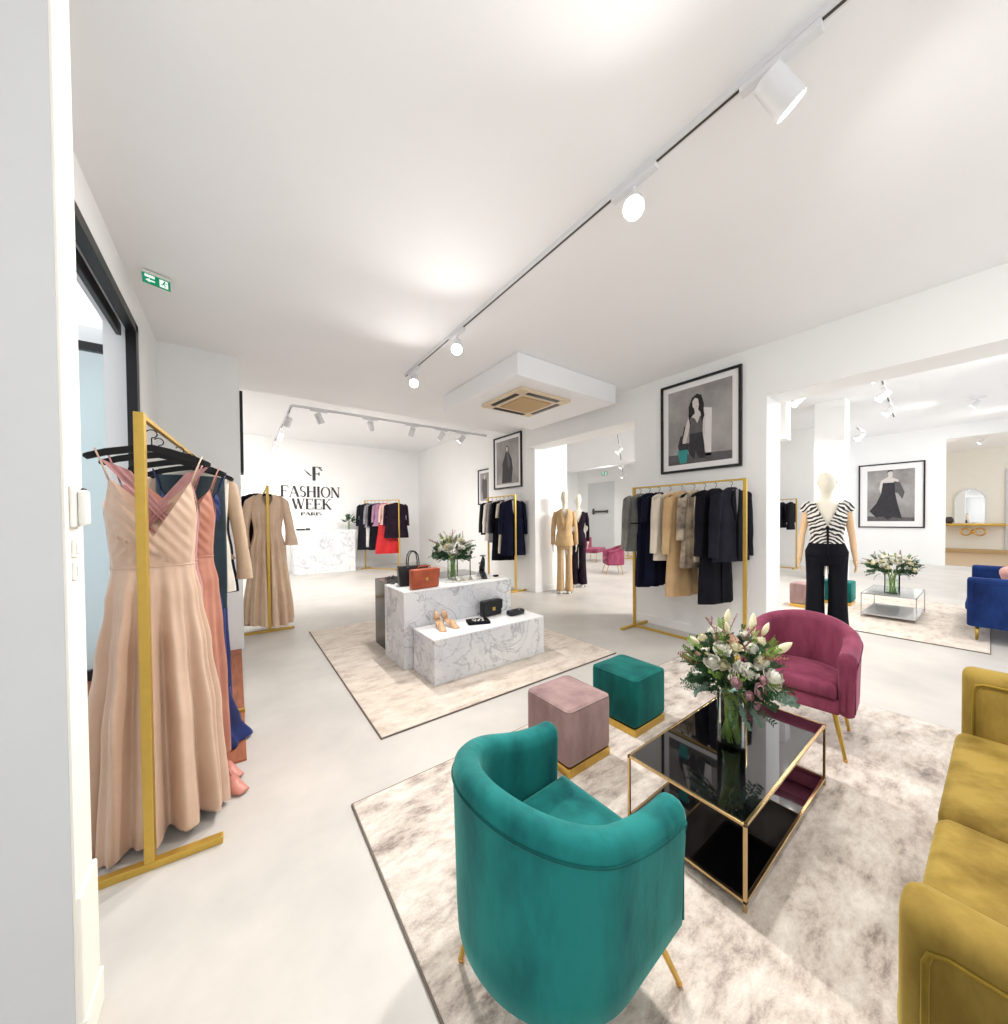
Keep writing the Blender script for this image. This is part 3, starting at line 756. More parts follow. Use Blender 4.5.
# ================================================================== SOFAS
def make_sofa(vel, pipe, label, L=1.78, D=.86):
    # faces +y, origin at the front-left (x=0) floor corner; runs along +x; back towards -y
    t = empty('sofa', (0,0,0), 0, label, 'sofa')
    aw, ah = .11, .70
    def arm(x0):
        rings = []
        for f, ins in ((0, .03), (.003, .018), (.009, .009), (.018, .003), (.03, 0), (D-.03, 0), (D-.009, .009), (D, .03)):
            y = -f; r = .045-ins; n = 5; pts = []
            a0, a1 = x0+ins, x0+aw-ins; zt = ah-ins; zb = .16+ins*.5
            pts += [(a0, y, zb), ]
            for k in range(n+1):
                a = PI - PI/2*k/n; pts.append((a0+r+r*math.cos(a), y, zt-r+r*math.sin(a)))
            for k in range(n+1):
                a = PI/2 - PI/2*k/n; pts.append((a1-r+r*math.cos(a), y, zt-r+r*math.sin(a)))
            pts += [(a1, y, zb)]
            rings.append(pts)
        a = MB().loft(rings).build('armrest', vel, t, smooth=True, angle=60)
        for xo in (x0-.001, x0+aw+.001):
            p = [(xo, -.035, .18), (xo, -.035, ah-.085), (xo, -.04, ah-.065), (xo, -.06, ah-.055), (xo, -D+.06, ah-.055)]
            MB().tube(p, .0055, 6).build('piping', pipe, a, smooth=True)
    arm(0); arm(L-aw)
    MB().rbox(aw+.002, L-aw-.002, -D+.02, -.02, .16, .30, .03).build('seat_base', vel, t, smooth=True)
    MB().rbox(aw+.003, L-aw-.003, -D, -D+.2, .3, .76, .05).build('backrest', vel, t, smooth=True)
    w = (L-2*aw)/2
    for i in range(2):
        a = aw+w*i+.004; b = aw+w*(i+1)-.004
        c = MB().rbox(a, b, -D+.2, .015, .30, .425, .04, 5, crown=.022).build('seat_cushion', vel, t, smooth=True)
        MB().rbox(a+.01, b-.01, -D+.2, -D+.36, .44, .78, .06, 5).build('back_cushion', vel, t, smooth=True)
    for sx in (.08, L-.08):
        for y in (-.07, -D+.07):
            MB().cyl((sx, y, 0), (sx, y, .165), .011, .017, 12).build('leg', M['gold'], t, smooth=True)
    return t
s1 = make_sofa(M['mustard'], M['mustard_pipe'], 'mustard velvet sofa with two seat cushions at the right edge')
s1.location = (.945, .098, .013); s1.rotation_euler = (0, 0, R(-.75))
s2 = make_sofa(M['blue'], M['blue'], 'royal blue velvet sofa in the right hall')
s2.location = (6.55, .16, .013)
pl = MB().rbox(-.2, .2, -.07, .07, -.2, .2, .065, 6).build('throw_cushion', M['blush'], None, smooth=True)
pl.location = (6.98, -.28, .66); pl.rotation_euler = (R(-25), R(10), R(80))
tag(pl, 'blush pink cushion leaning on the arm of the blue sofa', 'cushion')

# ================================================================== STOOLS
def make_stool(vel, label, group, s=.355, h=.375):
    t = empty('cube_stool', (0,0,0), 0, label, 'stool', group); a = s/2
    MB().box(-a+.006, a-.006, -a+.006, a-.006, 0, .05).build('plinth_base', M['gold'], t, bevel=.004)
    b = MB().rbox(-a, a, -a, a, .05, h-.012, .03, 5, crown=.012).build('upholstery', vel, t, smooth=True)
    p = a-.005; r = .028; pts = []
    for cx, cy, a0 in ((p-r, p-r, 0), (-p+r, p-r, PI/2), (-p+r, -p+r, PI), (p-r, -p+r, 1.5*PI)):
        for k in range(5): an = a0+PI/2*k/4; pts.append((cx+r*math.cos(an), cy+r*math.sin(an), h-.022))
    MB().tube(pts, .004, 6, closed=True).build('piping', vel, b, smooth=True)
    return t
st1 = make_stool(M['taupe'], 'taupe velvet cube stool on a gold base behind the teal armchair', 'cube stools'); st1.location = (1.575, 1.50, .013)
st2 = make_stool(M['green'], 'petrol green velvet cube stool on a gold base beside the taupe stool', 'cube stools'); st2.location = (2.175, 1.50, .013)
dup(st1, (7.1, 1.70, .013), 0, 'taupe cube stool in the hall behind the striped-top mannequin', 'cube stools')
dup(st2, (7.78, 1.46, .013), 0, 'petrol green cube stool in the hall behind the mannequin\'s hand', 'cube stools')

# ================================================================== COFFEE TABLES
def make_table(label, x, y, L, D, h, glass, metal, z0=.013, dark=True):
    t = empty('coffee_table', (x, y, z0), 0, label, 'table', 'glass coffee tables')
    b = .011; zt = h
    f = MB()
    for z in (zt, .050):
        f.box(-L/2, L/2, -D/2, -D/2+b, z-b, z).box(-L/2, L/2, D/2-b, D/2, z-b, z)
        f.box(-L/2, -L/2+b, -D/2+b, D/2-b, z-b, z).box(L/2-b, L/2, -D/2+b, D/2-b, z-b, z)
    f.build('table_frame', metal, t, bevel=.001)
    for sx in (-1, 1):
        for sy in (-1, 1):
            cx, cy = sx*(L/2-b/2), sy*(D/2-b/2)
            MB().box(cx-b/2, cx+b/2, cy-b/2, cy+b/2, 0, zt).build('leg', metal, t, bevel=.001)
    MB().box(-L/2+b, L/2-b, -D/2+b, D/2-b, zt-.008, zt-.001).build('glass_top', glass, t)
    MB().box(-L/2+b, L/2-b, -D/2+b, D/2-b, .041, .049).build('glass_shelf', glass, t)
    return t
make_table('low coffee table with a gold frame and black glass top and shelf', 1.411+.509, .501+.2387, 1.018, .477, .324, M['black_glass'], M['champ_gold'], .004)
M['clear_panel'] = mat('pale_glass_panel', rgb(214, 216, 214), .05, spec=.9, noise=.05)
make_table('low coffee table with pale glass and silver frame in the right hall', 7.45, .82, .96, .52, .33, M['clear_panel'], M['silver'])

# ================================================================== DISPLAY PLINTHS
def plinth(x0, x1, y0, y1, h, label, m=None, z0=.013):
    p = empty('display_plinth', ((x0+x1)/2, (y0+y1)/2, z0), 0, label, 'plinth', 'display plinths')
    a, b = (x1-x0)/2, (y1-y0)/2; m = m or M['marble']
    MB().box(-a, a, -b, b, 0, h-.012).build('plinth_body', m, p, bevel=.002)
    MB().box(-a, a, -b, b, h-.012, h).build('plinth_top', M['white_top'] if m is M['marble'] else m, p, bevel=.002)
    return p
plinth(1.315, 2.555, 2.765, 3.205, .385, 'low marble display plinth in front, with nude heels on top')
plinth(1.229, 2.474, 3.215, 3.745, .728, 'tall marble display plinth carrying the handbags and bouquet')
plinth(1.27, 2.45, 3.755, 4.2, .73, 'dark glossy display plinth behind the tall marble one', M['smoke'])

# reception counter
cn = empty('reception_counter', (1.97, 11.0, 0), 0, 'white marble reception counter under the wall lettering', 'counter')
MB().box(-.78, .74, -.28, .28, 0, 1.12).build('counter_body', M['marble'], cn, bevel=.003)
MB().box(-.80, .76, -.3, .3, 1.12, 1.16).build('worktop', M['white_top'], cn, bevel=.003)
blocks = MB().box(-.1, .1, -.05, .05, 0, .05).box(.12, .22, -.05, .05, 0, .06).build('lettering_blocks', M['letter'], None, bevel=.004)  # two dark boxes stand in for small unreadable lettering on the counter
blocks.location = (1.38, 10.9, 1.16); tag(blocks, 'small dark pieces in place of lettering on the left end of the reception counter', 'blocks')

# wall screen edge on
MB_ = MB().box(.057, .085, 4.98, 5.24, 1.95, 2.86).build('wall_screen', M['black'], None, bevel=.003)
tag(MB_, 'slim black screen seen edge-on at the end of the left wall', 'screen')

# intercom and switches on the side face of the near trim
ic = empty('intercom_handset', (-.347, 1.462, 1.445), PI/2, 'white intercom handset on the cream door trim at the left', 'intercom')
MB().box(-.034, .034, -.010, 0, -.055, .055).build('base_plate', M['white_plastic'], ic, bevel=.004)
MB().rbox(-.018, .010, -.030, -.010, -.05, .045, .008).build('handset', M['white_plastic'], ic, smooth=True)
MB().box(.014, .036, -.018, -.010, .018, .052).build('hook', M['slot'], ic, bevel=.003)
for k, z in enumerate((1.335, 1.275)):
    o = MB().box(-.024, .024, -.006, 0, -.024, .024).box(-.014, .014, -.009, -.006, -.015, .015).build('light_switch', M['white_plastic'], None, bevel=.002)
    o.location = (-.347, 1.462, z); o.rotation_euler = (0, 0, PI/2); tag(o, ['upper', 'lower'][k] + ' white light switch below the intercom', 'switch', 'light switches')

# ================================================================== CLOTHES RACKS
def make_rack(x0, y0, x1, y1, h, label, foot=.28, full=True, ring=False, r=.016):
    # posts at (x0,y0) and (x1,y1); local +x runs from the first post to the second
    t = empty('clothes_rack', (x0, y0, 0), math.atan2(y1-y0, x1-x0), label, 'clothes rack', 'gold clothes racks')
    L = math.hypot(x1-x0, y1-y0); m = M['gold_paint']
    for x in (0, L):
        MB().box(x-r, x+r, -r, r, .03, h).build('post', m, t, bevel=.002)
        MB().box(x-r*1.1, x+r*1.1, -foot, foot, 0, .03).build('foot', m, t, bevel=.002)
    MB().box(r, L-r, -r*.6, r*.6, h-2*r*.6, h).build('rail', m, t, bevel=.002)
    if full: MB().box(r, L-r, -r, r, .0, .026).build('bottom_bar', m, t, bevel=.002)
    return t
HOOK = .015
RACKS = {}
def rack(key, *a, **k):
    RACKS[key] = (a[0], a[1], a[2], a[3], a[4]); return make_rack(*a, **k)
rack('near', -.30, 2.025, -.20, 3.29, 1.84, 'gold clothes rack in the left foreground with long satin gowns', foot=.235, full=False)
rack('second', .33, 5.47, .36, 6.7, 1.86, 'gold clothes rack behind the first, with the pleated nude gown', foot=.27)
rack('right', 4.15, 1.49, 4.15, 2.76, 1.80, 'gold clothes rack under the large framed photograph')
rack('middle', 4.33, 5.47, 4.33, 6.4, 1.88, 'gold clothes rack under the coat photograph, behind the plinths')
rack('back', 3.74, 10.05, 3.05, 10.95, 2.0, 'gold clothes rack right of the reception counter', foot=.2)
rack('far', 12.2, 3.15, 12.2, 4.4, 1.9, 'gold clothes rack at the far end of the hall', full=True)
rack('tiny', 10.9, 7.5, 11.8, 7.9, 1.9, 'slim clothes rack far back in the hall with coral garments', full=True)

# ================================================================== GARMENTS
def hanger_mesh(w=.2):
    mb = MB()
    for s in (-1, 1):
        mb.loft([[(s*w*a, -d, z-t), (s*w*a, d, z-t), (s*w*a, d*.7, z), (s*w*a, -d*.7, z)] for a, d, z, t in ((0, .008, -.06, .03), (.3, .009, -.072, .03), (.7, .013, -.095, .028), (.95, .016, -.118, .026), (1.0, .008, -.124, .012))])
    hk = [(0, 0, -.065), (0, 0, -.03)]
    for i in range(9):
        a = -PI/2 + 0 + R(250)*i/8
        hk.append((.018*math.cos(a)*1, 0, .0 + -.012 + .018*math.sin(a)*1))
    mb.tube(hk[:2] + [(.0, 0, -.03)] + [(.018*math.sin(R(a)), 0, -.012-.018*math.cos(R(a))) for a in range(0, 260, 30)], .0025, 6)
    return mb
_h = hanger_mesh(); HM = _h.build('clothes_hanger', M['black_velvet'], None, smooth=True, angle=40)
HMESH = HM.data; bpy.data.objects.remove(HM)
def garment_body(levels, n=56, rows=30, folds=7, seed=0, ztop=None, hemwave=0.0, sharp=1.0, extra=None):
    rnd = random.Random(seed)
    ph = [rnd.uniform(0, 6.28) for _ in range(4)]
    mb = MB(); rings = []
    zt, zb = levels[0][0], levels[-1][0]
    for j in range(rows+1):
        ring = []
        v = j/rows
        for i in range(n):
            t = 2*PI*i/n
            z0 = ztop(t) if ztop else zt
            z = lerp(z0, zb, v)
            hw, hd, am = interp(levels, z)
            w = math.sin(folds*t + ph[0]) + .5*math.sin((folds*2-1)*t + ph[1]) + .35*math.sin((folds+3)*t+ph[2]+2*z)
            if sharp != 1: w = math.copysign(abs(w)**sharp, w)
            k = am*w
            c, s_ = math.cos(t), math.sin(t)
            x = (hw + k*.5)*c; y = (hd + k)*s_
            if j == rows: z += hemwave*math.sin(2*t+ph[3]) 
            p = Vector((x, y, z))
            if extra: p = extra(p, t, v)
            ring.append(p)
        rings.append(ring)
    mb.loft(rings, True, False)
    return mb
def sleeve(mb, side, x, z, L, r0, r1, out=.05, n=14, fwd=0.0, flare=0):
    rings = []; m = 12
    for j in range(m+1):
        v = j/m; r = lerp(r0, r1, v) + flare*max(0, v-.7)
        cx = side*(x + out*math.sin(v*1.3)); cz = z - L*v; cy = -fwd*v*v
        rings.append([(cx + side*0 + r*.72*math.cos(a), cy + r*math.sin(a) + .004*math.sin(5*a+9*v), cz + (.035*math.cos(a)*side*-1 if j == 0 else 0)) for a in [2*PI*k/n for k in range(n)]])
    mb.loft(rings, True, False)
KINDS = {}
def mesh_coat(L=.85, W=.2, fold=.006, flare=1.15, depth=.055):
    lv = [(-.055, .045, .04, 0), (-.075, .09, .045, 0), (-.105, W*.78, .05, 0), (-.135, W, depth, .001), (-.25, W*.96, depth*1.1, .003),
          (-.45, W*.88, depth*1.1, fold*.7), (-.62, W*.98, depth*1.15, fold), (-.06-L, W*flare, depth*1.3, fold*1.4)]
    return lv
def make_garment(kind, m, L, W=.2, seed=0, slv=0.0, m2=None, folds=6, depth=.055, detail=True, fold=.006, flare=1.12, sout=.05, sflare=0):
    """returns the garment as an Empty with children, local x across the shoulders, hanging from z=0"""
    t = empty({'gown': 'evening_gown', 'dress': 'dress', 'coat': 'coat', 'jacket': 'jacket', 'blouse': 'blouse', 'trousers': 'trousers', 'top': 'blouse'}[kind])
    if kind == 'trousers':
        mb = MB()
        for s in (-1, 1):
            rings = []
            for j in range(16):
                v = j/15; z = -.13 - L*v; r = lerp(.075, .085, v)
                rings.append([(s*.078 + r*math.cos(a), .03*math.sin(a)*(1+.15*math.sin(3*a)), z) for a in [2*PI*k/16 for k in range(16)]])
            mb.loft(rings, True, True)
        mb.build('trouser_leg', m, t, smooth=True)
        return t
    lv = mesh_coat(L, W, fold, flare, depth)
    mb = garment_body(lv, folds=folds, seed=seed)
    body = mb.build('body', m, t, smooth=True)
    if slv:
        for s in (-1, 1):
            q = MB(); sleeve(q, s, W*.93, -.115, slv, .062, .047, out=sout, flare=sflare); q.build('sleeve', m, t, smooth=True)
    if kind in ('coat', 'jacket') and detail:
        mm = m2 or m
        for s in (-1, 1):
            q = MB().prism([(s*.006, -.42), (s*.02, -.40), (s*.085, -.21), (s*.075, -.16), (s*.055, -.09), (s*.03, -.075)], 'y', -depth-.014, -depth-.004)
            q.build('lapel', mm, t)
        q = MB().prism([(-.045, -.08), (.045, -.08), (0, -.34)], 'y', -depth-.006, -depth+.01); q.build('inner_facing', F['silvergrey'] if mm in (F['black'], F['charcoal']) else F['cream'], t)
        q = MB(); q.box(-.003, .003, -depth*1.22-.012, -depth, -.06-L+.02, -.42); q.build('front_closure', mm, t)
    return t
def hang(kind, rk, frac, m, L, label, hl, W=.2, seed=0, slv=0.0, rz=0.0, group=None, dz=0, xo=0, **k):
    x0, y0, x1, y1, h = RACKS[rk]
    x, y = lerp(x0, x1, frac) + xo, lerp(y0, y1, frac)
    z = h - .03 + dz
    ang = math.atan2(y1-y0, x1-x0) - PI/2 + rz
    g = make_garment(kind, m, L, W, seed, slv, **k)
    g.location = (x, y, z); g.rotation_euler = (0, 0, ang)
    cat = {'gown': 'gown', 'top': 'blouse'}.get(kind, kind)
    tag(g, label, cat, group or 'clothes on the ' + rk + ' rack')
    add_hanger(x, y, z, ang, hl, rk)
    return g
def add_hanger(x, y, z, ang, hl, rk, s=1):
    o = bpy.data.objects.new('clothes_hanger', HMESH); COL.objects.link(o)
    o.location = (x, y, z); o.rotation_euler = (0, 0, ang); o.scale = (s, 1, 1)
    tag(o, hl, 'hanger', 'black clothes hangers')

# ---- near rack: the champagne wrap gown ---------------------------------
def vneck(depth_f, depth_b, hi, w=.5):
    def f(t):
        fr = -math.sin(t)     # front is -y
        c = abs(math.cos(t))
        d = depth_f if fr > 0 else depth_b
        up = max(0, 1 - abs(c-w)/ (w if c < w else (1-w)))
        return hi - d*(1-up)*(1 if c < w else .75) 
    return f
def wrap_gown(m, L, label, loc, rz, seed=1, W=.15, hemw=.215, pleat=.007, folds=9, dbl=False, amp=1.0):
    t = empty('evening_gown', loc, rz, label, 'gown', 'clothes on the near rack')
    zt = -.235; wz = -.60
    lv = [(zt+.03, W*.98, .085, 0), (-.36, W, .105, 0), (-.48, W*.93, .09, .001), (wz, W*.88, .075, .002), (wz-.02, W*.9, .078, .003), (-.75, W*1.02, .09, .010*amp), (-1.0, lerp(W, hemw, .35), .10, .026*amp), (-1.3, lerp(W, hemw, .72), .115, .036*amp), (-L, hemw, .125, .044*amp)]
    zf = vneck(.25, .14, zt+.015, .86)
    def extra(p, tt, v):
        if p.z > wz and math.sin(tt) < 0.15:
            # the right panel wraps over the left one along a diagonal
            side = 1 if p.x*.62 > (-.52 - p.z)*.9 - .02 else -1
            k = math.sin((p.z*.85 + side*p.x*1.15)*120)
            q = smooth((p.z-wz)/.03)*max(0, -math.sin(tt)+.1)
            p.y -= pleat*q*(.5+.5*k)*1.3 + (.010 if side > 0 else 0)*q
        return p
    mb = garment_body(lv, n=200, rows=120, folds=folds, seed=seed, ztop=zf, extra=extra, hemwave=.02)
    mb.build('bodice_and_skirt', m, t, smooth=True)
    for s in (-1, 1):
        for dx in ((0, .018) if dbl else (0,)):
            q = MB().tube([(s*(W*.86-dx), -.045, zt+.012), (s*(W*.96-dx*.5), -.04, -.17), (s*(W*1.12-dx), -.012, -.098), (s*(W*1.12-dx), .012, -.098), (s*(W*.86-dx), .05, -.25)], .0035, 6)
            q.build('strap', m, t, smooth=True)
    sm = MB()
    pts = []
    for i in range(60):
        a = 2*PI*i/60; hw, hd, am = interp(lv, wz)
        pts.append(((hw+.003)*math.cos(a), (hd+.003)*math.sin(a), wz))
    sm.tube(pts, .003, 6, closed=True); sm.build('waist_seam', m, t, smooth=True)
    return t
def rackpos(rk, f, dz=0):
    x0, y0, x1, y1, h = RACKS[rk]; return lerp(x0, x1, f), lerp(y0, y1, f), h-.03+dz
x, y, z = rackpos('near', .17)
wrap_gown(F['champagne'], z-.03, 'champagne satin wrap gown with V neckline and thin straps, frontmost on the left rack', (x-.012, y, z), R(6), 3, .152, .235, folds=11)
add_hanger(x-.012, y, z, R(6), 'black hanger holding the champagne satin gown', 'near', 1.02)
x, y, z = rackpos('near', .33)
g = wrap_gown(F['dusty'], z-.16, 'dusty rose gown right behind the champagne gown', (x-.03, y, z), R(4), 8, .150, .15, folds=8, amp=.5)
# draped rose collar of that gown
for s_ in (-1, 1):
    rg = []
    for j in range(12):
        v = j/11; c = Vector((lerp(s_*.145, -s_*.06, v), -.03 - .085*math.sin(v*PI*.55), -.14 - .30*v))
        rg.append([c + Vector((s_*.9, 0, .45)).normalized()*(.085*(k/7-.5)*(1.3-.5*v)) + Vector((0, -.006*math.sin(k*2.1), 0)) for k in range(8)])
    MB().loft(rg, False, False).build('draped_collar', F['dusty'], g, smooth=True)
add_hanger(x-.03, y, z, R(4), 'black hanger holding the dusty rose gown', 'near')
x, y, z = rackpos('near', .50)
wrap_gown(F['coral'], z-.06, 'coral satin gown in the middle of the left rack', (x+.01, y, z), R(2), 12, .15, .185, folds=8, amp=.6)
add_hanger(x+.01, y, z, R(2), 'black hanger holding the coral gown', 'near')
x, y, z = rackpos('near', .69)
g = wrap_gown(F['royal'], z-.02, 'royal navy floor-length gown with a train, behind the coral gown', (x+.02, y, z), R(0), 15, .15, .17, folds=8, amp=.5)
q = garment_body([(-.13, .16, .07, 0), (-.45, .165, .1, .002), (-.75, .165, .095, .004), (-.95, .16, .1, .006)], folds=7, seed=5)
q.build('sequin_overlay', F['teal_dark'], g, smooth=True)
tr = garment_body([(-1.45, .165, .13, .01), (-1.68, .19, .15, .02), (-z+.02, .235, .17, .025)], folds=8, seed=9)
for v in tr.bm.verts: v.co.x += .03*smooth((-1.5-v.co.z)/.3)
tr.build('train', F['royal'], g, smooth=True)
add_hanger(x+.02, y, z, R(0), 'black hanger holding the royal navy gown', 'near')
hang('top', 'near', .75, F['ivory'], .80, 'ivory silk sleeveless top between the navy gown and beige blouse', 'black hanger holding the ivory top', W=.175, seed=4, folds=6, xo=.02)
hang('blouse', 'near', .84, F['beige'], .60, 'beige long-sleeved blouse with gathered cuffs, near the end of the left rack', 'black hanger holding the beige blouse', W=.19, seed=6, slv=.68, folds=6, sout=.085, sflare=.06, xo=.005)
hang('coat', 'near', .94, F['navy'], .84, 'navy garment at the far end of the left rack', 'black hanger holding the last navy garment on the left rack', W=.19, seed=7, slv=.0)
# small gold hooks along the near rail
# ---- second rack: pleated gown -------------------------------------------
def sleeved_gown(m, L, label, loc, rz, grp, seed=2):
    t = empty('evening_gown', loc, rz, label, 'gown', grp)
    lv = [(-.075, .09, .045, 0), (-.105, .15, .05, 0), (-.135, .19, .06, .001), (-.3, .18, .08, .004), (-.55, .15, .075, .006), (-.8, .19, .09, .022), (-L, .27, .15, .04)]
    zf = lambda tt: -.075 - (.20*max(0, 1-abs(math.cos(tt))/.45) if math.sin(tt) < 0 else 0)
    garment_body(lv, n=120, rows=60, folds=13, seed=seed, ztop=zf, hemwave=.03).build('bodice_and_skirt', m, t, smooth=True)
    for s in (-1, 1):
        q = MB(); sleeve(q, s, .18, -.12, .62, .07, .075, out=.09, n=20, flare=.12); q.build('sleeve', m, t, smooth=True)
    return t
x, y, z = rackpos('second', .1)
sleeved_gown(F['nudegown'], z-.08, 'nude pleated long-sleeved gown on the second rack', (x, y, z), R(-2), 'clothes on the second rack')
add_hanger(x, y, z, 0, 'black hanger holding the nude pleated gown', 'second')
hang('coat', 'second', .24, F['plum'], .95, 'dark plum coat just behind the nude pleated gown', 'black hanger holding the dark plum coat', W=.2, seed=3, slv=.6, rz=R(8), xo=-.10)
hang('coat', 'second', .36, F['navy'], .9, 'navy coat deeper on the second rack behind the plum coat', 'black hanger holding the deeper navy coat', W=.2, seed=5, slv=.6, rz=R(6), xo=-.14)

# ---- right rack (under the big picture): positions from the viewer's left (far end) to right
GR = 'clothes on the rack under the large photograph'
def HR(kind, f, mk, L, label, hl, **k): return hang(kind, 'right', f, F[mk], L, label, hl, group=GR, rz=R(-14), **k)
g = HR('jacket', .93, 'grey', .72, 'grey tweed jacket with a dark tied belt, leftmost on the rack', 'black hanger holding the grey belted jacket', slv=.64, seed=1, W=.225, flare=1.1)
bl = MB(); pts = [(.185*math.cos(2*PI*i/40), .068*math.sin(2*PI*i/40), -.43) for i in range(40)]; bl.tube(pts, .009, 6, closed=True)
bl.tube([(0, -.072, -.43), (.03, -.085, -.5), (.035, -.08, -.56)], .007, 6).tube([(0, -.072, -.43), (-.04, -.085, -.48), (-.05, -.08, -.53)], .007, 6)
bl.build('belt', F['black'], g, smooth=True)
HR('dress', .83, 'navy', 1.15, 'navy sleeveless dress beside the grey jacket', 'black hanger holding the navy sleeveless dress', seed=2, W=.19, folds=8, fold=.01)
HR('dress', .73, 'navy', 1.10, 'second navy dress with cape sleeves, left of the cream coat', 'black hanger holding the second navy dress', seed=3, W=.205, slv=.3, folds=8, fold=.01)
HR('coat', .62, 'cream', .80, 'cream wool coat left of the tan coat', 'black hanger holding the cream wool coat', seed=4, slv=.66, W=.225)
HR('coat', .51, 'tan', 1.2, 'long pale tan coat in the middle of the rack', 'black hanger holding the pale tan coat', seed=5, slv=.66, W=.215)
HR('blouse', .40, 'print', .86, 'brown patterned silk blouse beside the tan coat', 'black hanger holding the patterned blouse', seed=6, slv=.5, W=.18, folds=8)
HR('trousers', .31, 'cream', .72, 'cream trousers between the patterned blouse and black suit', 'black hanger holding the cream trousers')
HR('coat', .22, 'black', 1.22, 'long black coat behind the frontmost black blazer', 'black hanger holding the long black coat', seed=8, slv=.66, W=.23)
HR('jacket', .10, 'charcoal', .76, 'charcoal black blazer with lapels, rightmost and frontmost on the rack', 'black hanger holding the charcoal blazer', seed=9, slv=.66, W=.238, m2=F['black'])
# ---- middle rack
GM = 'clothes on the middle rack'
def HM_(kind, f, mk, L, label, hl, **k): return hang(kind, 'middle', f, F[mk], L, label, hl, group=GM, rz=R(-24), **k)
HM_('coat', .08, 'navy', 1.08, 'navy coat, frontmost on the rack under the coat photograph', 'black hanger holding the frontmost navy coat', seed=1, slv=.62, W=.225)
HM_('dress', .24, 'cream', 1.05, 'cream dress behind the navy coat on the middle rack', 'black hanger holding the cream dress behind the navy coat', seed=2, slv=.3, W=.19)
HM_('coat', .40, 'black', 1.2, 'black coat in the middle of the middle rack', 'black hanger holding the middle rack black coat', seed=3, slv=.6, W=.225)
HM_('blouse', .54, 'silvergrey', .85, 'pale grey blouse on the middle rack', 'black hanger holding the pale grey blouse', seed=4, slv=.6, W=.225)
HM_('blouse', .68, 'ivory', .82, 'ivory blouse on the middle rack', 'black hanger holding the ivory blouse', seed=5, slv=.6, W=.225)
HM_('jacket', .84, 'charcoal', .7, 'dark jacket at the left end of the middle rack', 'black hanger holding the left end dark jacket', seed=6, slv=.6, W=.225)
# ---- back rack
GB = 'clothes on the rack by the reception counter'
def HB(kind, f, mk, L, label, hl, **k): return hang(kind, 'back', f, F[mk], L, label, hl, group=GB, rz=R(-54), **k)
HB('coat', .08, 'plum', 1.0, 'plum-black coat, rightmost on the rack by the counter', 'black hanger holding the plum-black coat', seed=1, slv=.6, W=.30, detail=False)
g = HB('blouse', .26, 'pink', .62, 'pale pink blouse beside the plum-black coat', 'black hanger holding the pale pink blouse', seed=2, slv=.5, W=.26)
HB('dress', .34, 'red', 1.45, 'bright red long dress on the rack by the counter', 'black hanger holding the red dress', seed=3, W=.24, folds=8, flare=1.4)
HB('blouse', .46, 'mauve', .66, 'mauve blouse above the red dress', 'black hanger holding the mauve blouse', seed=4, slv=.5, W=.26)
HB('coat', .58, 'black', 1.35, 'long black coat left of the red dress', 'black hanger holding the black coat left of the red dress', seed=5, slv=.6, W=.26)
HB('blouse', .7, 'silvergrey', .7, 'grey blouse on the rack by the counter', 'black hanger holding the grey blouse by the counter', seed=6, slv=.55, W=.26)
HB('trousers', .8, 'white', 1.2, 'white long trousers on the rack by the counter', 'black hanger holding the white trousers')
HB('coat', .92, 'charcoal', 1.35, 'dark long coat, leftmost on the rack by the counter', 'black hanger holding the leftmost dark coat', seed=7, slv=.6, W=.26)
# ---- far rack in hall
for i, (f, mk, L) in enumerate(((.1, 'black', .75), (.25, 'charcoal', .7), (.42, 'silvergrey', .7), (.6, 'black', 1.1))):
    hang('jacket', 'far', f, F[mk], L, ['black jacket, rightmost on the far hall rack', 'charcoal jacket second on the far hall rack', 'grey jacket third on the far hall rack', 'long black garment at the left of the far hall rack'][i],
         ['black hanger of the rightmost jacket on the far hall rack', 'black hanger of the charcoal jacket on the far hall rack', 'black hanger of the grey jacket on the far hall rack', 'black hanger of the long garment on the far hall rack'][i], seed=i, slv=.5, W=.2, group='clothes on the far hall rack', detail=False)
for i, f in enumerate((.25, .6)):
    hang('blouse', 'tiny', f, F['coralpink'], .75, ['coral pink garment nearer on the slim far rack', 'coral pink garment farther on the slim far rack'][i],
         ['hanger of the nearer coral garment', 'hanger of the farther coral garment'][i], seed=i, slv=.4, W=.18, group='coral garments on the slim rack', detail=False)

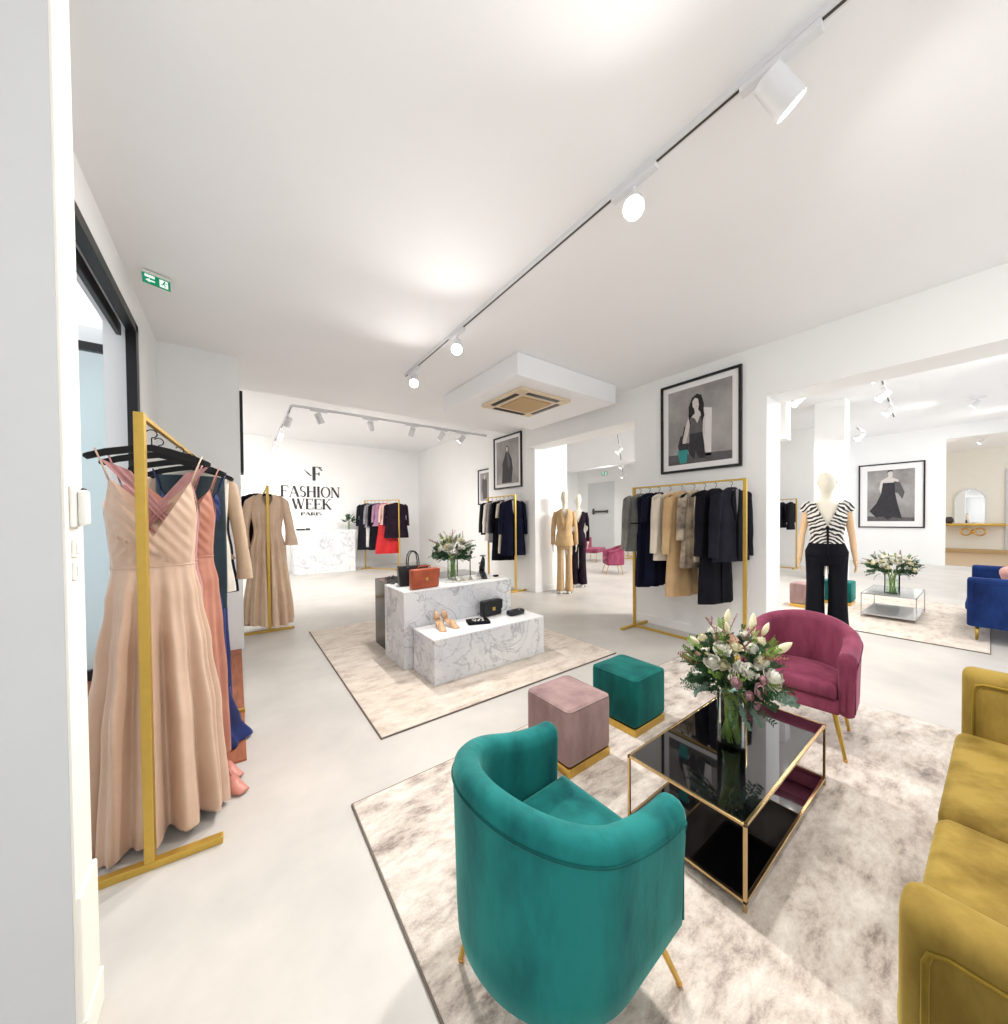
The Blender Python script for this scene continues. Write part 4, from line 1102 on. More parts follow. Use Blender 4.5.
# ================================================================== MANNEQUINS
def skin_obj(name, joints, edges, m, parent, sub=2):
    me = bpy.data.meshes.new(name); me.from_pydata([j[0] for j in joints], edges, [])
    me.materials.append(m)
    o = bpy.data.objects.new(name, me); COL.objects.link(o); o.parent = parent
    sk = o.modifiers.new('skin', 'SKIN'); sk.use_smooth_shade = True
    for i, j in enumerate(joints):
        r = j[1]; r = r if isinstance(r, tuple) else (r, r)
        me.skin_vertices[0].data[i].radius = r
    me.skin_vertices[0].data[0].use_root = True
    s = o.modifiers.new('sub', 'SUBSURF'); s.levels = 1; s.render_levels = sub
    return o
def arm_parts(t, m, sh, el, wr, side, hand_dir=(0, 0, -1), name='arm'):
    """arm and hand as a continuous skin: shoulder, elbow, wrist, palm, five fingers (faces +x is forward)"""
    sh, el, wr = Vector(sh), Vector(el), Vector(wr); d = Vector(hand_dir).normalized()
    J = [(sh, .045), (sh.lerp(el, .5), .04), (el, .033), (el.lerp(wr, .4), .031), (wr, .022)]
    E = [(0, 1), (1, 2), (2, 3), (3, 4)]
    palm = wr + d*.05; J.append((palm, (.018, .032))); E.append((4, 5))
    fwd = Vector((1, 0, 0)); inn = Vector((0, -side, 0))
    for k, (o, ln) in enumerate(((.027, .06), (.01, .072), (-.008, .066), (-.024, .052))):
        a = palm + d*.035 + fwd*o; b = a + d*ln*.55 + inn*.006; c = b + d*ln*.45 + inn*.014
        i = len(J); J += [(a, .009), (b, .008), (c, .006)]; E += [(5, i), (i, i+1), (i+1, i+2)]
    a = wr + d*.025 + fwd*.03; b = a + d*.035 + fwd*.018; c = b + d*.028
    i = len(J); J += [(a, .01), (b, .009), (c, .007)]; E += [(5, i), (i, i+1), (i+1, i+2)]
    return skin_obj(name, J, E, m, t)
def mannequin(loc, rz, label, H=1.93, arms='mann_wood', slim=1.0):
    """dress-form figure facing +x, feet on a round glass base"""
    t = empty('mannequin', loc, rz, label, 'mannequin'); k = H/1.8
    V = lambda x, y, z: Vector((x*k, y*k, z*k))
    # torso, neck and head as one lofted surface
    tab = [(1.80, .012, .012, .03), (1.79, .05, .045, .03), (1.765, .078, .064, .027), (1.72, .094, .074, .024), (1.67, .094, .074, .024), (1.62, .080, .064, .022), (1.585, .06, .05, .016), (1.565, .05, .046, .004), (1.53, .046, .044, -.002),
           (1.50, .05, .052, -.006), (1.475, .075, .09, -.01), (1.455, .085, .14, -.01), (1.42, .098, .150, -.01), (1.36, .105, .150, 0), (1.28, .115, .148, .012), (1.2, .1, .135, .01), (1.1, .085, .118, .005), (1.02, .095, .14, 0), (.92, .11, .165, -.008), (.84, .105, .165, -.008), (.80, .09, .15, -.008)]
    rings = []
    for z, a, b, cx in tab:
        rings.append([V(cx + a*math.cos(q), b*slim*math.sin(q), z) for q in [2*PI*i/28 for i in range(28)]])
    mb = MB().loft(rings)
    # legs into the same mesh
    for s in (-1, 1):
        lr = []
        for z, r, x, y in ((.86, .088, -.005, .085), (.7, .08, .0, .088), (.5, .06, .0, .088), (.46, .055, .0, .088), (.35, .056, -.01, .088), (.2, .04, -.012, .088), (.08, .03, -.01, .088)):
            lr.append([V(x + r*math.cos(q), s*y + r*math.sin(q), z) for q in [2*PI*i/16 for i in range(16)]])
        mb.loft(lr)
        mb.loft([[V(x + a*math.cos(q), s*.09 + .036*math.sin(q), z) for q in [2*PI*i/14 for i in range(14)]] for z, a, x in ((.1, .035, -.01), (.05, .07, .03), (.03, .1, .055), (.012, .1, .06))])
    o = mb.build('body', M['mann'], t, smooth=True)
    # face relief: nose and ears as soft bumps
    f = MB().ball(V(.118, 0, 1.675), .012*k, .011*k, .026*k); f.build('nose', M['mann'], t, smooth=True)
    for s in (-1, 1): MB().ball(V(.02, s*.078, 1.68), .012*k, .008*k, .024*k).build('ear', M['mann'], t, smooth=True)
    MB().cyl((0, 0, 0), (0, 0, .01), .17, n=40).build('base_plate', M['silver'], t, smooth=True, angle=30)
    for s in (-1, 1):
        if arms:
            am = arm_parts(t, M[arms], V(-.005, s*.160, 1.40), V(-.03, s*.205, 1.10), V(.03, s*.225, .86), s, (.1, s*.08, -1))
    return t, k
def loft_cloth(t, name, m, tab, k, n=48, folds=0, amp=0, top=None, rows=24, cut=None):
    # tab: (z, ax, by, cx)
    tb = [(z, a, b, c) for z, a, b, c in tab]
    rings = []
    for j in range(rows+1):
        r = []
        for i in range(n):
            q = 2*PI*i/n; z0 = top(q) if top else tb[0][0]; z = lerp(z0, tb[-1][0], j/rows)
            a, b, c = interp(tb, z); f = amp*math.sin(folds*q)*smooth((tb[0][0]-z)/(tb[0][0]-tb[-1][0]+1e-6))
            r.append(Vector(((c + (a+f)*math.cos(q))*k, (b+f)*math.sin(q)*k, z*k)))
        rings.append(r)
    return MB().loft(rings, True, False).build(name, m, t, smooth=True)
def trousers(t, m, k, waist=1.06, hem=.06, r0=.11, r1=.12, sp=.09):
    mb = MB()
    for s in (-1, 1):
        lr = []
        for j in range(20):
            v = j/19; z = lerp(.88, hem, v); r = lerp(r0, r1, v) - .018*math.sin(v*PI)
            lr.append([Vector(((-.005 + r*1.0*math.cos(q) + .004*math.sin(4*q))*k, (s*(sp+.005*v) + r*.80*math.sin(q))*k, z*k)) for q in [2*PI*i/24 for i in range(24)]])
        mb.loft(lr)
    rings = []
    for z, a, b in ((waist, .098, .128), (1.0, .108, .155), (.93, .122, .18), (.86, .118, .178), (.80, .108, .168), (.775, .09, .12), (.77, .03, .03)):
        rings.append([Vector(((a*math.cos(q)-.005)*k, b*math.sin(q)*k, z*k)) for q in [2*PI*i/32 for i in range(32)]])
    mb.loft(rings); mb.build('trousers', m, t, smooth=True)
# striped-top mannequin (in the hall)
az = math.atan2(-1.16, -5.6)
t3, k3 = mannequin((5.55, 1.15, 0), az+R(4), 'faceless mannequin in a black and white striped top and black trousers', 1.93)
def vtop(q): return 1.455 - (.25*max(0, 1-abs(math.sin(q))/.62) if math.cos(q) > 0 else .03)
loft_cloth(t3, 'striped_top', F['zebra'], [(1.47, .1, .135, -.01), (1.42, .116, .166, -.01), (1.36, .120, .166, 0), (1.28, .132, .165, .012), (1.2, .118, .150, .01), (1.08, .1, .132, .004), (1.02, .112, .152, 0)], k3, top=vtop, rows=30, n=64)
trousers(t3, F['black'], k3, 1.07, .05)
MB().tube([Vector((.135, 0, 1.2))*k3, Vector((.125, .002, 1.05))*k3, Vector((.13, .004, .93))*k3, Vector((.13, .004, .86))*k3], [.012, .01, .009, .014], 8).build('front_tie', F['black'], t3, smooth=True)
for s in (-1, 1):
    MB().tube([Vector((-.008, s*.125, 1.452))*k3, Vector((-.01, s*.165, 1.425))*k3, Vector((-.014, s*.186, 1.36))*k3], [.042, .052, .050], 14, caps=False).build('sleeve', F['zebra'], t3, smooth=True)
# tan suit
t1, k1 = mannequin((5.02, 4.84, 0), math.atan2(-4.9, -5.0)+R(3), 'faceless mannequin in a tan trouser suit in front of the middle pillar', 1.93, arms=None)
loft_cloth(t1, 'jacket', F['tan'], [(1.50, .06, .07, -.006), (1.475, .1, .12, -.01), (1.44, .118, .18, -.01), (1.36, .125, .19, 0), (1.25, .13, .178, .012), (1.1, .112, .155, .005), (1.0, .13, .185, 0), (.86, .145, .205, -.005), (.84, .145, .207, -.005)], k1, top=lambda q: 1.49 - (.17*max(0, 1-abs(math.sin(q))/.5) if math.cos(q) > 0 else 0), rows=30)
trousers(t1, F['tan'], k1, 1.0, .04, .1, .115)
for s in (-1, 1):
    q = MB(); pts = [Vector((-.005, s*.18, 1.43))*k1, Vector((-.02, s*.22, 1.3))*k1, Vector((-.02, s*.245, 1.1))*k1, Vector((.02, s*.255, .86))*k1]
    q.tube(pts, [.058, .06, .054, .048], 14).build('sleeve', F['tan'], t1, smooth=True)
    hv = arm_parts(t1, M['mann'], Vector((-.005, s*.2, 1.2))*k1, Vector((-.01, s*.24, 1.05))*k1, Vector((.02, s*.255, .87))*k1, s, (.1, 0, -1), 'hand')
    MB().prism([(s*.01*k1, 1.10*k1), (s*.07*k1, 1.30*k1), (s*.085*k1, 1.37*k1), (s*.06*k1, 1.46*k1), (s*.045*k1, 1.44*k1)], 'x', .118*k1, .150*k1).build('lapel', F['tan'], t1, bevel=.003)
for z in (1.08, .99):
    for s in (-1, 1): MB().cyl((.125*k1, s*.035*k1, z*k1), (.15*k1, s*.035*k1, z*k1), .011, n=10).build('button', F['beige'], t1)
t1.scale = (1, .80, 1)
# black evening wear
t2, k2 = mannequin((5.72, 5.12, 0), math.atan2(-5.1, -5.7), 'faceless mannequin in a long black jumpsuit beside the tan suit', 1.92, arms=None)
loft_cloth(t2, 'jumpsuit_top', F['plum'], [(1.47, .09, .12, -.01), (1.43, .115, .18, -.01), (1.3, .125, .175, .01), (1.1, .1, .13, .005), (.98, .12, .17, 0), (.86, .128, .185, 0)], k2, top=lambda q: 1.46 - (.22*max(0, 1-abs(math.sin(q))/.6) if math.cos(q) > 0 else 0), rows=26)
trousers(t2, F['plum'], k2, 1.02, .06, .115, .14)
for s in (-1, 1):
    MB().tube([Vector((-.005, s*.175, 1.43))*k2, Vector((-.02, s*.21, 1.3))*k2, Vector((-.02, s*.225, 1.1))*k2, Vector((.02, s*.225, .88))*k2], [.055, .052, .046, .042], 14).build('sleeve', F['plum'], t2, smooth=True)
    arm_parts(t2, M['mann'], Vector((-.005, s*.2, 1.2))*k2, Vector((-.01, s*.215, 1.05))*k2, Vector((.02, s*.225, .89))*k2, s, (.1, 0, -1), 'hand')

t2.scale = (1, .8, 1)
# ================================================================== FLOWERS
def rose_mb(r=.035, petals=18, seed=0, tight=1.0):
    """layered cup of petals: inner ones close over the heart, outer ones open"""
    rnd = random.Random(seed); mb = MB()
    mb.ball((0, 0, r*.45), r*.34, r*.34, r*.42, 12, 8)
    for i in range(petals):
        f = i/(petals-1); a = i*2.4 + rnd.uniform(-.1, .1)
        R0 = r*(.38+.62*f); H = r*(1.05-.25*f) ; wid = lerp(1.0, .62, f)
        op = (f**1.6)*.55/tight
        g = []
        for u in range(7):
            row = []; uu = (u/6-.5)*2
            for v in range(6):
                vv = v/5
                prof = math.sin(min(1, vv*1.15)*PI/2) - (1-op)*.55*max(0, vv-.55)**1.2*1.6 + op*.9*max(0, vv-.6)
                rad = R0*max(.05, prof)
                z = H*(vv**.85) - r*.35*f - op*r*.5*max(0, vv-.75)*2
                z -= H*.16*uu*uu*vv
                ang = uu*wid*(1 if vv > .3 else .5+vv*1.66)
                row.append((rad*math.cos(a+ang), rad*math.sin(a+ang), z + rnd.uniform(-.0008, .0008)))
            g.append(row)
        mb.loft(g, False, False)
    return mb
def bud_mb(L=.06, r=.013):
    return MB().loft([[(r*s*math.cos(q)*(1+.12*math.cos(3*q)), r*s*math.sin(q)*(1+.12*math.cos(3*q)), L*z) for q in [2*PI*k/10 for k in range(10)]] for z, s in ((0, .25), (.2, .75), (.45, 1), (.7, .8), (.9, .4), (1, .08))])
def spray_mb(L=.16, n=9, lw=.011, ll=.035, seed=0, droop=.3, m=2):
    rnd = random.Random(seed); mb = MB(); pts = []
    for i in range(6):
        v = i/5; pts.append(Vector((L*v, 0, -droop*L*v*v + .25*L*v)))
    mb.tube(pts, .0016, 5)
    for i in range(n):
        v = (i+1)/(n); k = v*5; a = int(min(4, k)); p = pts[a].lerp(pts[a+1], min(1, k-a))
        for s in (-1, 1):
            d = Vector((.6, s*.8, rnd.uniform(-.3, .4))).normalized(); sd = d.cross(Vector((0, 0, 1))).normalized()
            l = ll*rnd.uniform(.8, 1.2)*(1-.3*v); w = lw*rnd.uniform(.8, 1.2); up = Vector((0, 0, 1))
            c1 = p + d*l*.45; t = p + d*l
            mb.loft([[p - sd*w*.1, p + sd*w*.1], [c1 - sd*w - up*.003*1, c1 + sd*w - up*.003], [p + d*l*.8 - sd*w*.6, p + d*l*.8 + sd*w*.6], [t - sd*.0006 - up*.004, t + sd*.0006 - up*.004]], False, False)
    return mb
PARTS = {}
def proto(key, mb, m):
    o = mb.build(key, m, None, smooth=True); PARTS[key] = o.data; bpy.data.objects.remove(o)
proto('rose', rose_mb(.033, 20, 1), M['petal_white']); proto('peony', rose_mb(.046, 30, 2, .8), M['petal_white'])
proto('cream_rose', rose_mb(.03, 18, 3), M['petal_cream']); proto('pink_rose', rose_mb(.026, 16, 4, 1.6), M['petal_pink'])
proto('peach_rose', rose_mb(.03, 16, 5), M['petal_peach']); proto('lily_bud', bud_mb(.07, .014), M['petal_cream'])
proto('leaf_spray', spray_mb(.15, 8, .014, .045, 1), M['leaf']); proto('fern_spray', spray_mb(.15, 12, .006, .035, 2, .1), M['leaf2'])
proto('eucalyptus_sprig', spray_mb(.17, 9, .012, .03, 3, .45), M['euca']); proto('olive_sprig', spray_mb(.16, 14, .005, .03, 4, .5), M['leaf'])
proto('wax_sprig', spray_mb(.1, 10, .004, .012, 5, -.2), M['twig'])
def put(key, parent, loc, d, s=1.0, roll=0, axis='Z'):
    o = bpy.data.objects.new(key, PARTS[key]); COL.objects.link(o); o.parent = parent
    o.location = loc; q = Vector(d).normalized().to_track_quat(axis, 'Y' if axis != 'Y' else 'Z')
    o.rotation_mode = 'QUATERNION'; o.rotation_quaternion = q @ Matrix.Rotation(roll, 4, axis).to_quaternion()
    o.scale = (s, s, s); return o
def vase(loc, r, h, label, glass=True, water=True):
    v = empty('glass_vase', loc, 0, label, 'vase', 'glass vases')
    n = 36
    def c(rr, z): return [(rr*math.cos(2*PI*i/n), rr*math.sin(2*PI*i/n), z) for i in range(n)]
    MB().loft([c(r*.9, 0), c(r, .005), c(r, h), c(r-.004, h), c(r-.004, .012), c(.001, .012)], True, False).build('glass_cylinder', M['glass'], v, smooth=True, angle=50)
    MB().loft([c(r*.9, .012), c(r-.006, .014), c(r-.006, h*.72)]).build('water', M['water_fill'], v, smooth=True, angle=50)
    return v
def stems(parent, r, h, n, seed, m='stem'):
    rnd = random.Random(seed)
    for i in range(n):
        a = 2*PI*i/n + rnd.uniform(-.2, .2); b = a + PI*.75 + rnd.uniform(-.4, .4); rr = r*rnd.uniform(.4, .85)
        p0 = Vector((rr*math.cos(b), rr*math.sin(b), .02)); p1 = Vector((.5*r*math.cos(a+1.2), .5*r*math.sin(a+1.2), h*.62)); p2 = Vector((r*.75*math.cos(a), r*.75*math.sin(a), h))
        p3 = Vector((r*1.2*math.cos(a), r*1.2*math.sin(a), h+.06))
        MB().tube([p0, p0.lerp(p1, .5), p1, p2, p3], .0034, 6).build('stem', M[m], parent, smooth=True)
def dome(parent, items, R0, zc, hgt, seed, flat=.8, jit=.012):
    """scatter flowers/leaves over a dome above the vase mouth; items = [(key, count, rmin, rmax, scale, zlo, zhi)]"""
    rnd = random.Random(seed)
    for key, cnt, e0, e1, s, rr in items:
        for i in range(cnt):
            a = 2.399*i + rnd.uniform(-.5, .5) + hash_(key); el = rnd.uniform(e0, e1)
            d = Vector((math.cos(a)*math.cos(el), math.sin(a)*math.cos(el), math.sin(el)))
            p = Vector((d.x*R0*rr, d.y*R0*rr, zc + d.z*hgt*rr))
            if 'sprig' in key or 'spray' in key: put(key, parent, p*1, d + Vector((0, 0, rnd.uniform(-.1, .4))), s*rnd.uniform(.8, 1.2), rnd.uniform(0, 6), 'X')
            else: put(key, parent, p, d + Vector((0, 0, .15)), s*rnd.uniform(.88, 1.12), rnd.uniform(0, 6))
def hash_(k): return sum(ord(c) for c in k) % 7
# main bouquet on the coffee table; vase base on the glass
VX, VY, VZ = 1.868, .728, .328
vase((VX, VY, VZ), .058, .242, 'tall clear glass vase on the black glass coffee table')
b1 = empty('flower_bouquet', (VX, VY, VZ+.001), 0, 'white, cream and dusky pink bouquet on the black glass coffee table', 'bouquet', 'flower bouquets')
b1.scale = (1, 1, 1.13)
stems(b1, .050, .225, 34, 3)
# camera-side directions: image right = (.8,-.6), up = z, towards camera = (-.6,-.8)
def B(u, w, v): # u right, w toward the camera, v up from vase base
    return Vector((.8*u - .6*w, -.6*u - .8*w, v))
for key, u, w, v, s in (('peony', .105, .10, .31, 1.2), ('rose', -.005, .13, .35, 1.2), ('rose', -.115, .05, .36, 1.15), ('rose', -.085, .07, .415, 1.2), ('cream_rose', -.02, .06, .42, 1.05), ('rose', .045, .07, .415, 1.15),
                     ('cream_rose', .06, .10, .385, .95), ('pink_rose', .025, .15, .285, 1.3), ('pink_rose', -.06, .13, .31, 1.0), ('pink_rose', -.02, .15, .265, .95), ('pink_rose', .01, .155, .235, .75), ('pink_rose', .045, .14, .325, .8),
                     ('peach_rose', -.02, .03, .44, 1.1), ('rose', .075, -.02, .44, 1.1), ('rose', -.04, -.06, .45, 1.1), ('cream_rose', .12, -.02, .42, 1.0), ('peach_rose', -.14, -.02, .37, .8), ('rose', .0, -.12, .4, 1.1), ('cream_rose', .10, .05, .44, .95),
                     ('cream_rose', -.11, -.04, .43, .9), ('peach_rose', .12, .05, .40, .75), ('rose', .09, .08, .36, 1.0)):
    p = B(u, w, v); put(key, b1, p, (p - Vector((0, 0, .22))) + B(0, .05, .0), s, random.uniform(0, 6))
for u, w, v, du, dv, s in ((-.02, .0, .50, .05, 1, 1.0), (-.03, .03, .47, -.3, 1, .8), (.10, .0, .475, .0, 1, 1.1), (.13, .02, .46, .5, 1, .9), (.165, .05, .40, .9, .5, 1.25), (-.16, .02, .43, -.8, .5, .8), (.08, .03, .47, -.1, 1, .9)):
    put('lily_bud', b1, B(u, w, v), B(du, .1, dv), s)
dome(b1, [('leaf_spray', 34, -.3, .5, .72, .5), ('olive_sprig', 22, -.5, .3, .75, .55), ('fern_spray', 22, .0, 1.1, .75, .7), ('eucalyptus_sprig', 12, -.5, .2, .7, .5), ('wax_sprig', 12, .2, 1.2, .9, .9), ('leaf_spray', 22, .4, 1.4, .65, .55)], .16, .27, .21, 5)
for u, w, v, du, dv in ((.14, .06, .25, 1, -.35), (.17, .04, .22, 1, -.4), (.0, .06, .21, .1, -.9), (-.03, .05, .22, -.3, -.9), (-.12, .04, .27, -1, -.2), (.03, .07, .22, .3, -.9)):
    put('eucalyptus_sprig', b1, B(u, w, v), B(du, .3, dv), .62, 0, 'X')
for k in range(26):
    a = k*2.4; put('leaf_spray', b1, (.045*math.cos(a), .045*math.sin(a), .235 + .05*((k*7) % 5)/4), (math.cos(a), math.sin(a), .35+.5*((k*3) % 4)/3), .62, a, 'X')
for k in range(12):
    a = k*2.4+.5; d = Vector((math.cos(a), math.sin(a), .9)); put('rose' if k % 3 else 'cream_rose', b1, Vector((0, 0, .26)) + d*.105, d, .95, a)

def clump(b, zc, r_, n1=18, n2=8):
    for k in range(n1):
        a = k*2.4; put('leaf_spray', b, (r_*.4*math.cos(a), r_*.4*math.sin(a), zc + .03*((k*7) % 5)/4), (math.cos(a), math.sin(a), .3+.6*((k*3) % 4)/3), r_*4, a, 'X')
    for k in range(n2):
        a = k*2.4+.5; e = .5+.9*((k*5) % 7)/6; d = Vector((math.cos(a)*math.cos(e), math.sin(a)*math.cos(e), math.sin(e))); put('rose' if k % 3 else 'cream_rose', b, Vector((0, 0, zc+.02)) + d*r_*.8, d, r_*7, a)
def small_bouquet(loc, vr, vh, Rb, label, vlabel, seed, items=None, hh=None):
    vase(loc, vr, vh, vlabel)
    b = empty('flower_bouquet', (loc[0], loc[1], loc[2]+.001), 0, label, 'bouquet', 'flower bouquets')
    stems(b, vr*.75, vh, 14, seed)
    dome(b, items or [('rose', 18, .1, 1.4, 1.15, 1.0), ('cream_rose', 14, .0, 1.3, 1.1, 1.0), ('leaf_spray', 60, -.5, .5, .6, .7), ('olive_sprig', 40, -.5, .9, .7, .75), ('fern_spray', 12, .3, 1.3, .6, .8), ('wax_sprig', 8, .5, 1.3, 1, 1)], Rb, vh+.07, hh or Rb*.9, seed)
    if not items: clump(b, vh, Rb*.8)
    return b
small_bouquet((1.96, 3.62, .741), .058, .22, .18, 'white and cream bouquet on the tall marble plinth', 'glass vase on the tall marble plinth', 11)
small_bouquet((7.15, .80, .343), .075, .27, .24, 'loose white bouquet on the pale glass table in the hall', 'square-shouldered glass vase on the pale table in the hall', 23, hh=.17)
small_bouquet((2.6, 10.95, 1.161), .03, .16, .12, 'small dark green posy on the reception counter', 'little glass vase on the reception counter', 31,
              [('leaf_spray', 16, -.2, 1.2, .8, .6), ('olive_sprig', 10, 0, 1.4, .9, .7)])

# ================================================================== GOODS ON THE PLINTHS
ZL, ZH = .398, .741
# black tote
t = empty('tote_bag', (1.45, 3.53, ZH), R(-10), 'structured black leather tote with tall handles on the tall plinth', 'handbag')
MB().loft([[(sx*w, sy*dd, z) for sx, sy in ((-1,-1),(1,-1),(1,1),(-1,1))] for w, dd, z in ((.135, .06, 0), (.14, .062, .01), (.15, .05, .12), (.155, .035, .2))]).build('bag_body', M['black_leather'], t, bevel=.006)
for s in (-1, 1):
    MB().tube([(-.055, s*.04, .17), (-.055, s*.042, .24), (-.045, s*.042, .31), (-.02, s*.042, .345), (.02, s*.042, .345), (.045, s*.042, .31), (.055, s*.042, .24), (.055, s*.04, .17)], .006, 8).build('handle', M['black_leather'], t, smooth=True)
    for x in (-.055, .055): MB().cyl((x, s*.037-.006, .19), (x, s*.037+.006, .19), .010, n=12).build('handle_ring', M['silver'], t)
# cognac flap bag
t = empty('flap_handbag', (1.475, 3.305, ZH), R(4), 'cognac leather flap handbag in front of the black tote', 'handbag')
MB().rbox(-.145, .145, -.045, .045, 0, .19, .02).build('bag_body', M['cognac'], t, smooth=True)
MB().prism([(-.147, .185), (.147, .185), (.142, .1), (.1, .08), (0, .07), (-.1, .08), (-.142, .1)], 'y', -.053, -.045).build('flap', M['cognac'], t, bevel=.003)
MB().box(-.014, .014, -.059, -.053, .08, .11).build('clasp', M['gold'], t, bevel=.002)
MB().tube([(-.07, 0, .185), (-.06, 0, .215), (.06, 0, .215), (.07, 0, .185)], .006, 8).build('handle', M['cognac'], t, smooth=True)
# sunglasses trio on the dark plinth corner
def glasses(loc, rz, label, s=1):
    t = empty('sunglasses', loc, rz, label, 'sunglasses', 'sunglasses on the plinths')
    for a in (-1, 1):
        MB().loft([[(a*.034+.026*math.cos(q), y, .022+.020*math.sin(q)) for q in [2*PI*i/20 for i in range(20)]] for y in (-.003, .003)]).build('lens', M['black_glass'], t)
        MB().tube([(a*.034+.027*math.cos(q), 0, .022+.021*math.sin(q)) for q in [2*PI*i/20 for i in range(20)]], .003, 6, closed=True).build('rim', M['black'], t)
        MB().tube([(a*.062, 0, .032), (a*.066, .06, .03), (a*.064, .12, .012)], .0025, 6).build('temple', M['black'], t)
    MB().tube([(-.008, 0, .026), (0, -.002, .03), (.008, 0, .026)], .0025, 6).build('bridge', M['black'], t)
    return t
glasses((1.33, 3.68, ZH), R(-20), 'dark sunglasses lying left of the black tote')
glasses((1.38, 3.98, .743), R(30), 'dark sunglasses on the dark plinth corner')
# white sandals / shallow white shoe pair
def slide(loc, rz, label, m='white_leather'):
    t = empty('flat_sandal', loc, rz, label, 'shoe', 'white sandals on the tall plinth')
    sole = [(.11*math.cos(q), .034*math.sin(q)*(1+.2*math.cos(q))) for q in [2*PI*i/24 for i in range(24)]]
    MB().prism(sole, 'z', 0, .012).build('sole', M[m], t, bevel=.003)
    st = MB()
    st.loft([[(.05+dx, .036*math.cos(a), .012+.045*math.sin(a)) for a in [PI*i/10 for i in range(11)]] for dx in (-.03, .0, .03)], False, False)
    o = st.build('upper_strap', M[m], t, smooth=True); sd = o.modifiers.new('sol', 'SOLIDIFY'); sd.thickness = .003
    return t
slide((1.86, 3.42, ZH), R(12), 'white sandal, left one of the pair before the bouquet')
slide((2.0, 3.33, ZH), R(8), 'white sandal, right one of the pair before the bouquet')
# low dish with white book
bk = MB().box(-.12, .12, -.07, .07, 0, .018).build('white_box', M['white_leather'], None, bevel=.004); bk.location = (2.1, 3.47, ZH); bk.rotation_euler = (0, 0, R(6))
tag(bk, 'flat white box under the bouquet on the tall plinth', 'box')
def heel(loc, rz, label, m, h=.085, ankle=False, grp=None):
    t = empty('high_heel_shoe', loc, rz, label, 'shoe', grp)
    # local +x toe direction
    prof = [(.115, .022, .006, 0.0), (.10, .030, .016, 0), (.07, .036, .03, .0), (.03, .034, .042, .014), (-.02, .028, .055, .035), (-.06, .028, .075, .06), (-.095, .024, .08, .078)]
    rings = []
    for x, w, top, bot in prof:
        b = bot*h/.085; tt = b + .012 + (top if x < .03 and False else .022 if x > .03 else .05)
        if x > .09: tt = b+.014
        rings.append([(x, w*math.cos(a), b + (tt-b)*max(0, math.sin(a)) if math.sin(a) > 0 else b) for a in [2*PI*i/14 for i in range(14)]])
    up = MB()
    # sole and closed toe/heel counter
    toe = rings[:4]; up.loft(toe)
    up.loft([[(x, y, z if i > 7 or i == 0 else min(z, b_ + .008)) for i, (x, y, z) in enumerate(r)] for r, b_ in zip(rings[3:6], [p[3]*h/.085 for p in prof[3:6]])])
    up.loft(rings[5:])
    up.build('upper', m, t, smooth=True)
    MB().tube([(-.085, 0, h*.95), (-.088, 0, h*.5), (-.092, 0, 0)], [.018, .007, .005], 10).build('stiletto_heel', m, t, smooth=True)
    if ankle:
        MB().tube([(-.07 + .04*math.cos(a), .033*math.sin(a), h+.06+.01*math.cos(a)) for a in [2*PI*i/20 for i in range(20)]], .004, 6, closed=True).build('ankle_strap', m, t, smooth=True)
        MB().tube([(-.05, .0, h+.065), (.0, .01, .085), (.04, .0, .05)], .004, 6).build('instep_strap', m, t, smooth=True)
    return t
heel((1.50, 3.03, ZL), R(-95), 'nude high-heeled pump, left one of the pair on the low plinth', M['nude'], .095, grp='nude pumps')
heel((1.61, 3.04, ZL), R(-75), 'nude high-heeled pump, right one of the pair on the low plinth', M['nude'], .095, grp='nude pumps')
# black shoes, one standing on a clear riser
rs = MB().box(-.05, .05, -.04, .04, 0, .05).build('display_riser', M['white_top'], None, bevel=.003); rs.location = (2.32, 3.58, ZH); rs.rotation_euler = (0, 0, R(10))
tag(rs, 'small white riser under the black high heel', 'display riser')
heel((2.33, 3.58, ZH+.05), R(-130), 'black strappy high heel raised on a white riser', M['black_leather'], .12, True, 'black strappy heels')
heel((2.26, 3.46, ZH), R(-110), 'black strappy high heel standing on the plinth top', M['black_leather'], .10, True, 'black strappy heels')
tp = MB().tube([(.0, 0, .0), (.0, .0, .28)], .006, 8).build('display_prop', M['black'], None, smooth=True)
tp.location = (2.2, 3.64, ZH); tag(tp, 'thin black display stem behind the strappy heels', 'display stand')
ds = MB().rbox(-.11, .11, -.045, .045, 0, .012, .005).build('serving_tray', M['white_leather'], None, smooth=True); ds.location = (2.37, 3.36, ZH); ds.rotation_euler = (0, 0, R(5))
tag(ds, 'thin white tray at the right end of the tall plinth', 'tray')
w = MB().rbox(-.03, .03, -.02, .02, 0, .022, .009).build('coin_pouch', M['black_leather'], None, smooth=True); w.location = (2.37, 3.36, ZH+.012)
tag(w, 'tiny black pouch lying on the white tray', 'pouch')
# black embellished top folded on the low plinth
f = empty('folded_beaded_top', (1.885, 2.98, ZL), R(-20), 'folded black garment with white beading on the low plinth', 'garment')
MB().rbox(-.11, .11, -.075, .075, 0, .028, .013).build('folded_fabric', F['black'], f, smooth=True)
bd = MB()
rn = random.Random(4)
for i in range(26): bd.ball((rn.uniform(-.06, .06), rn.uniform(-.05, .04), .030), .006, n=8, m=5)
bd.build('beading', M['sign_white'] if False else M['white_leather'], f, smooth=True)
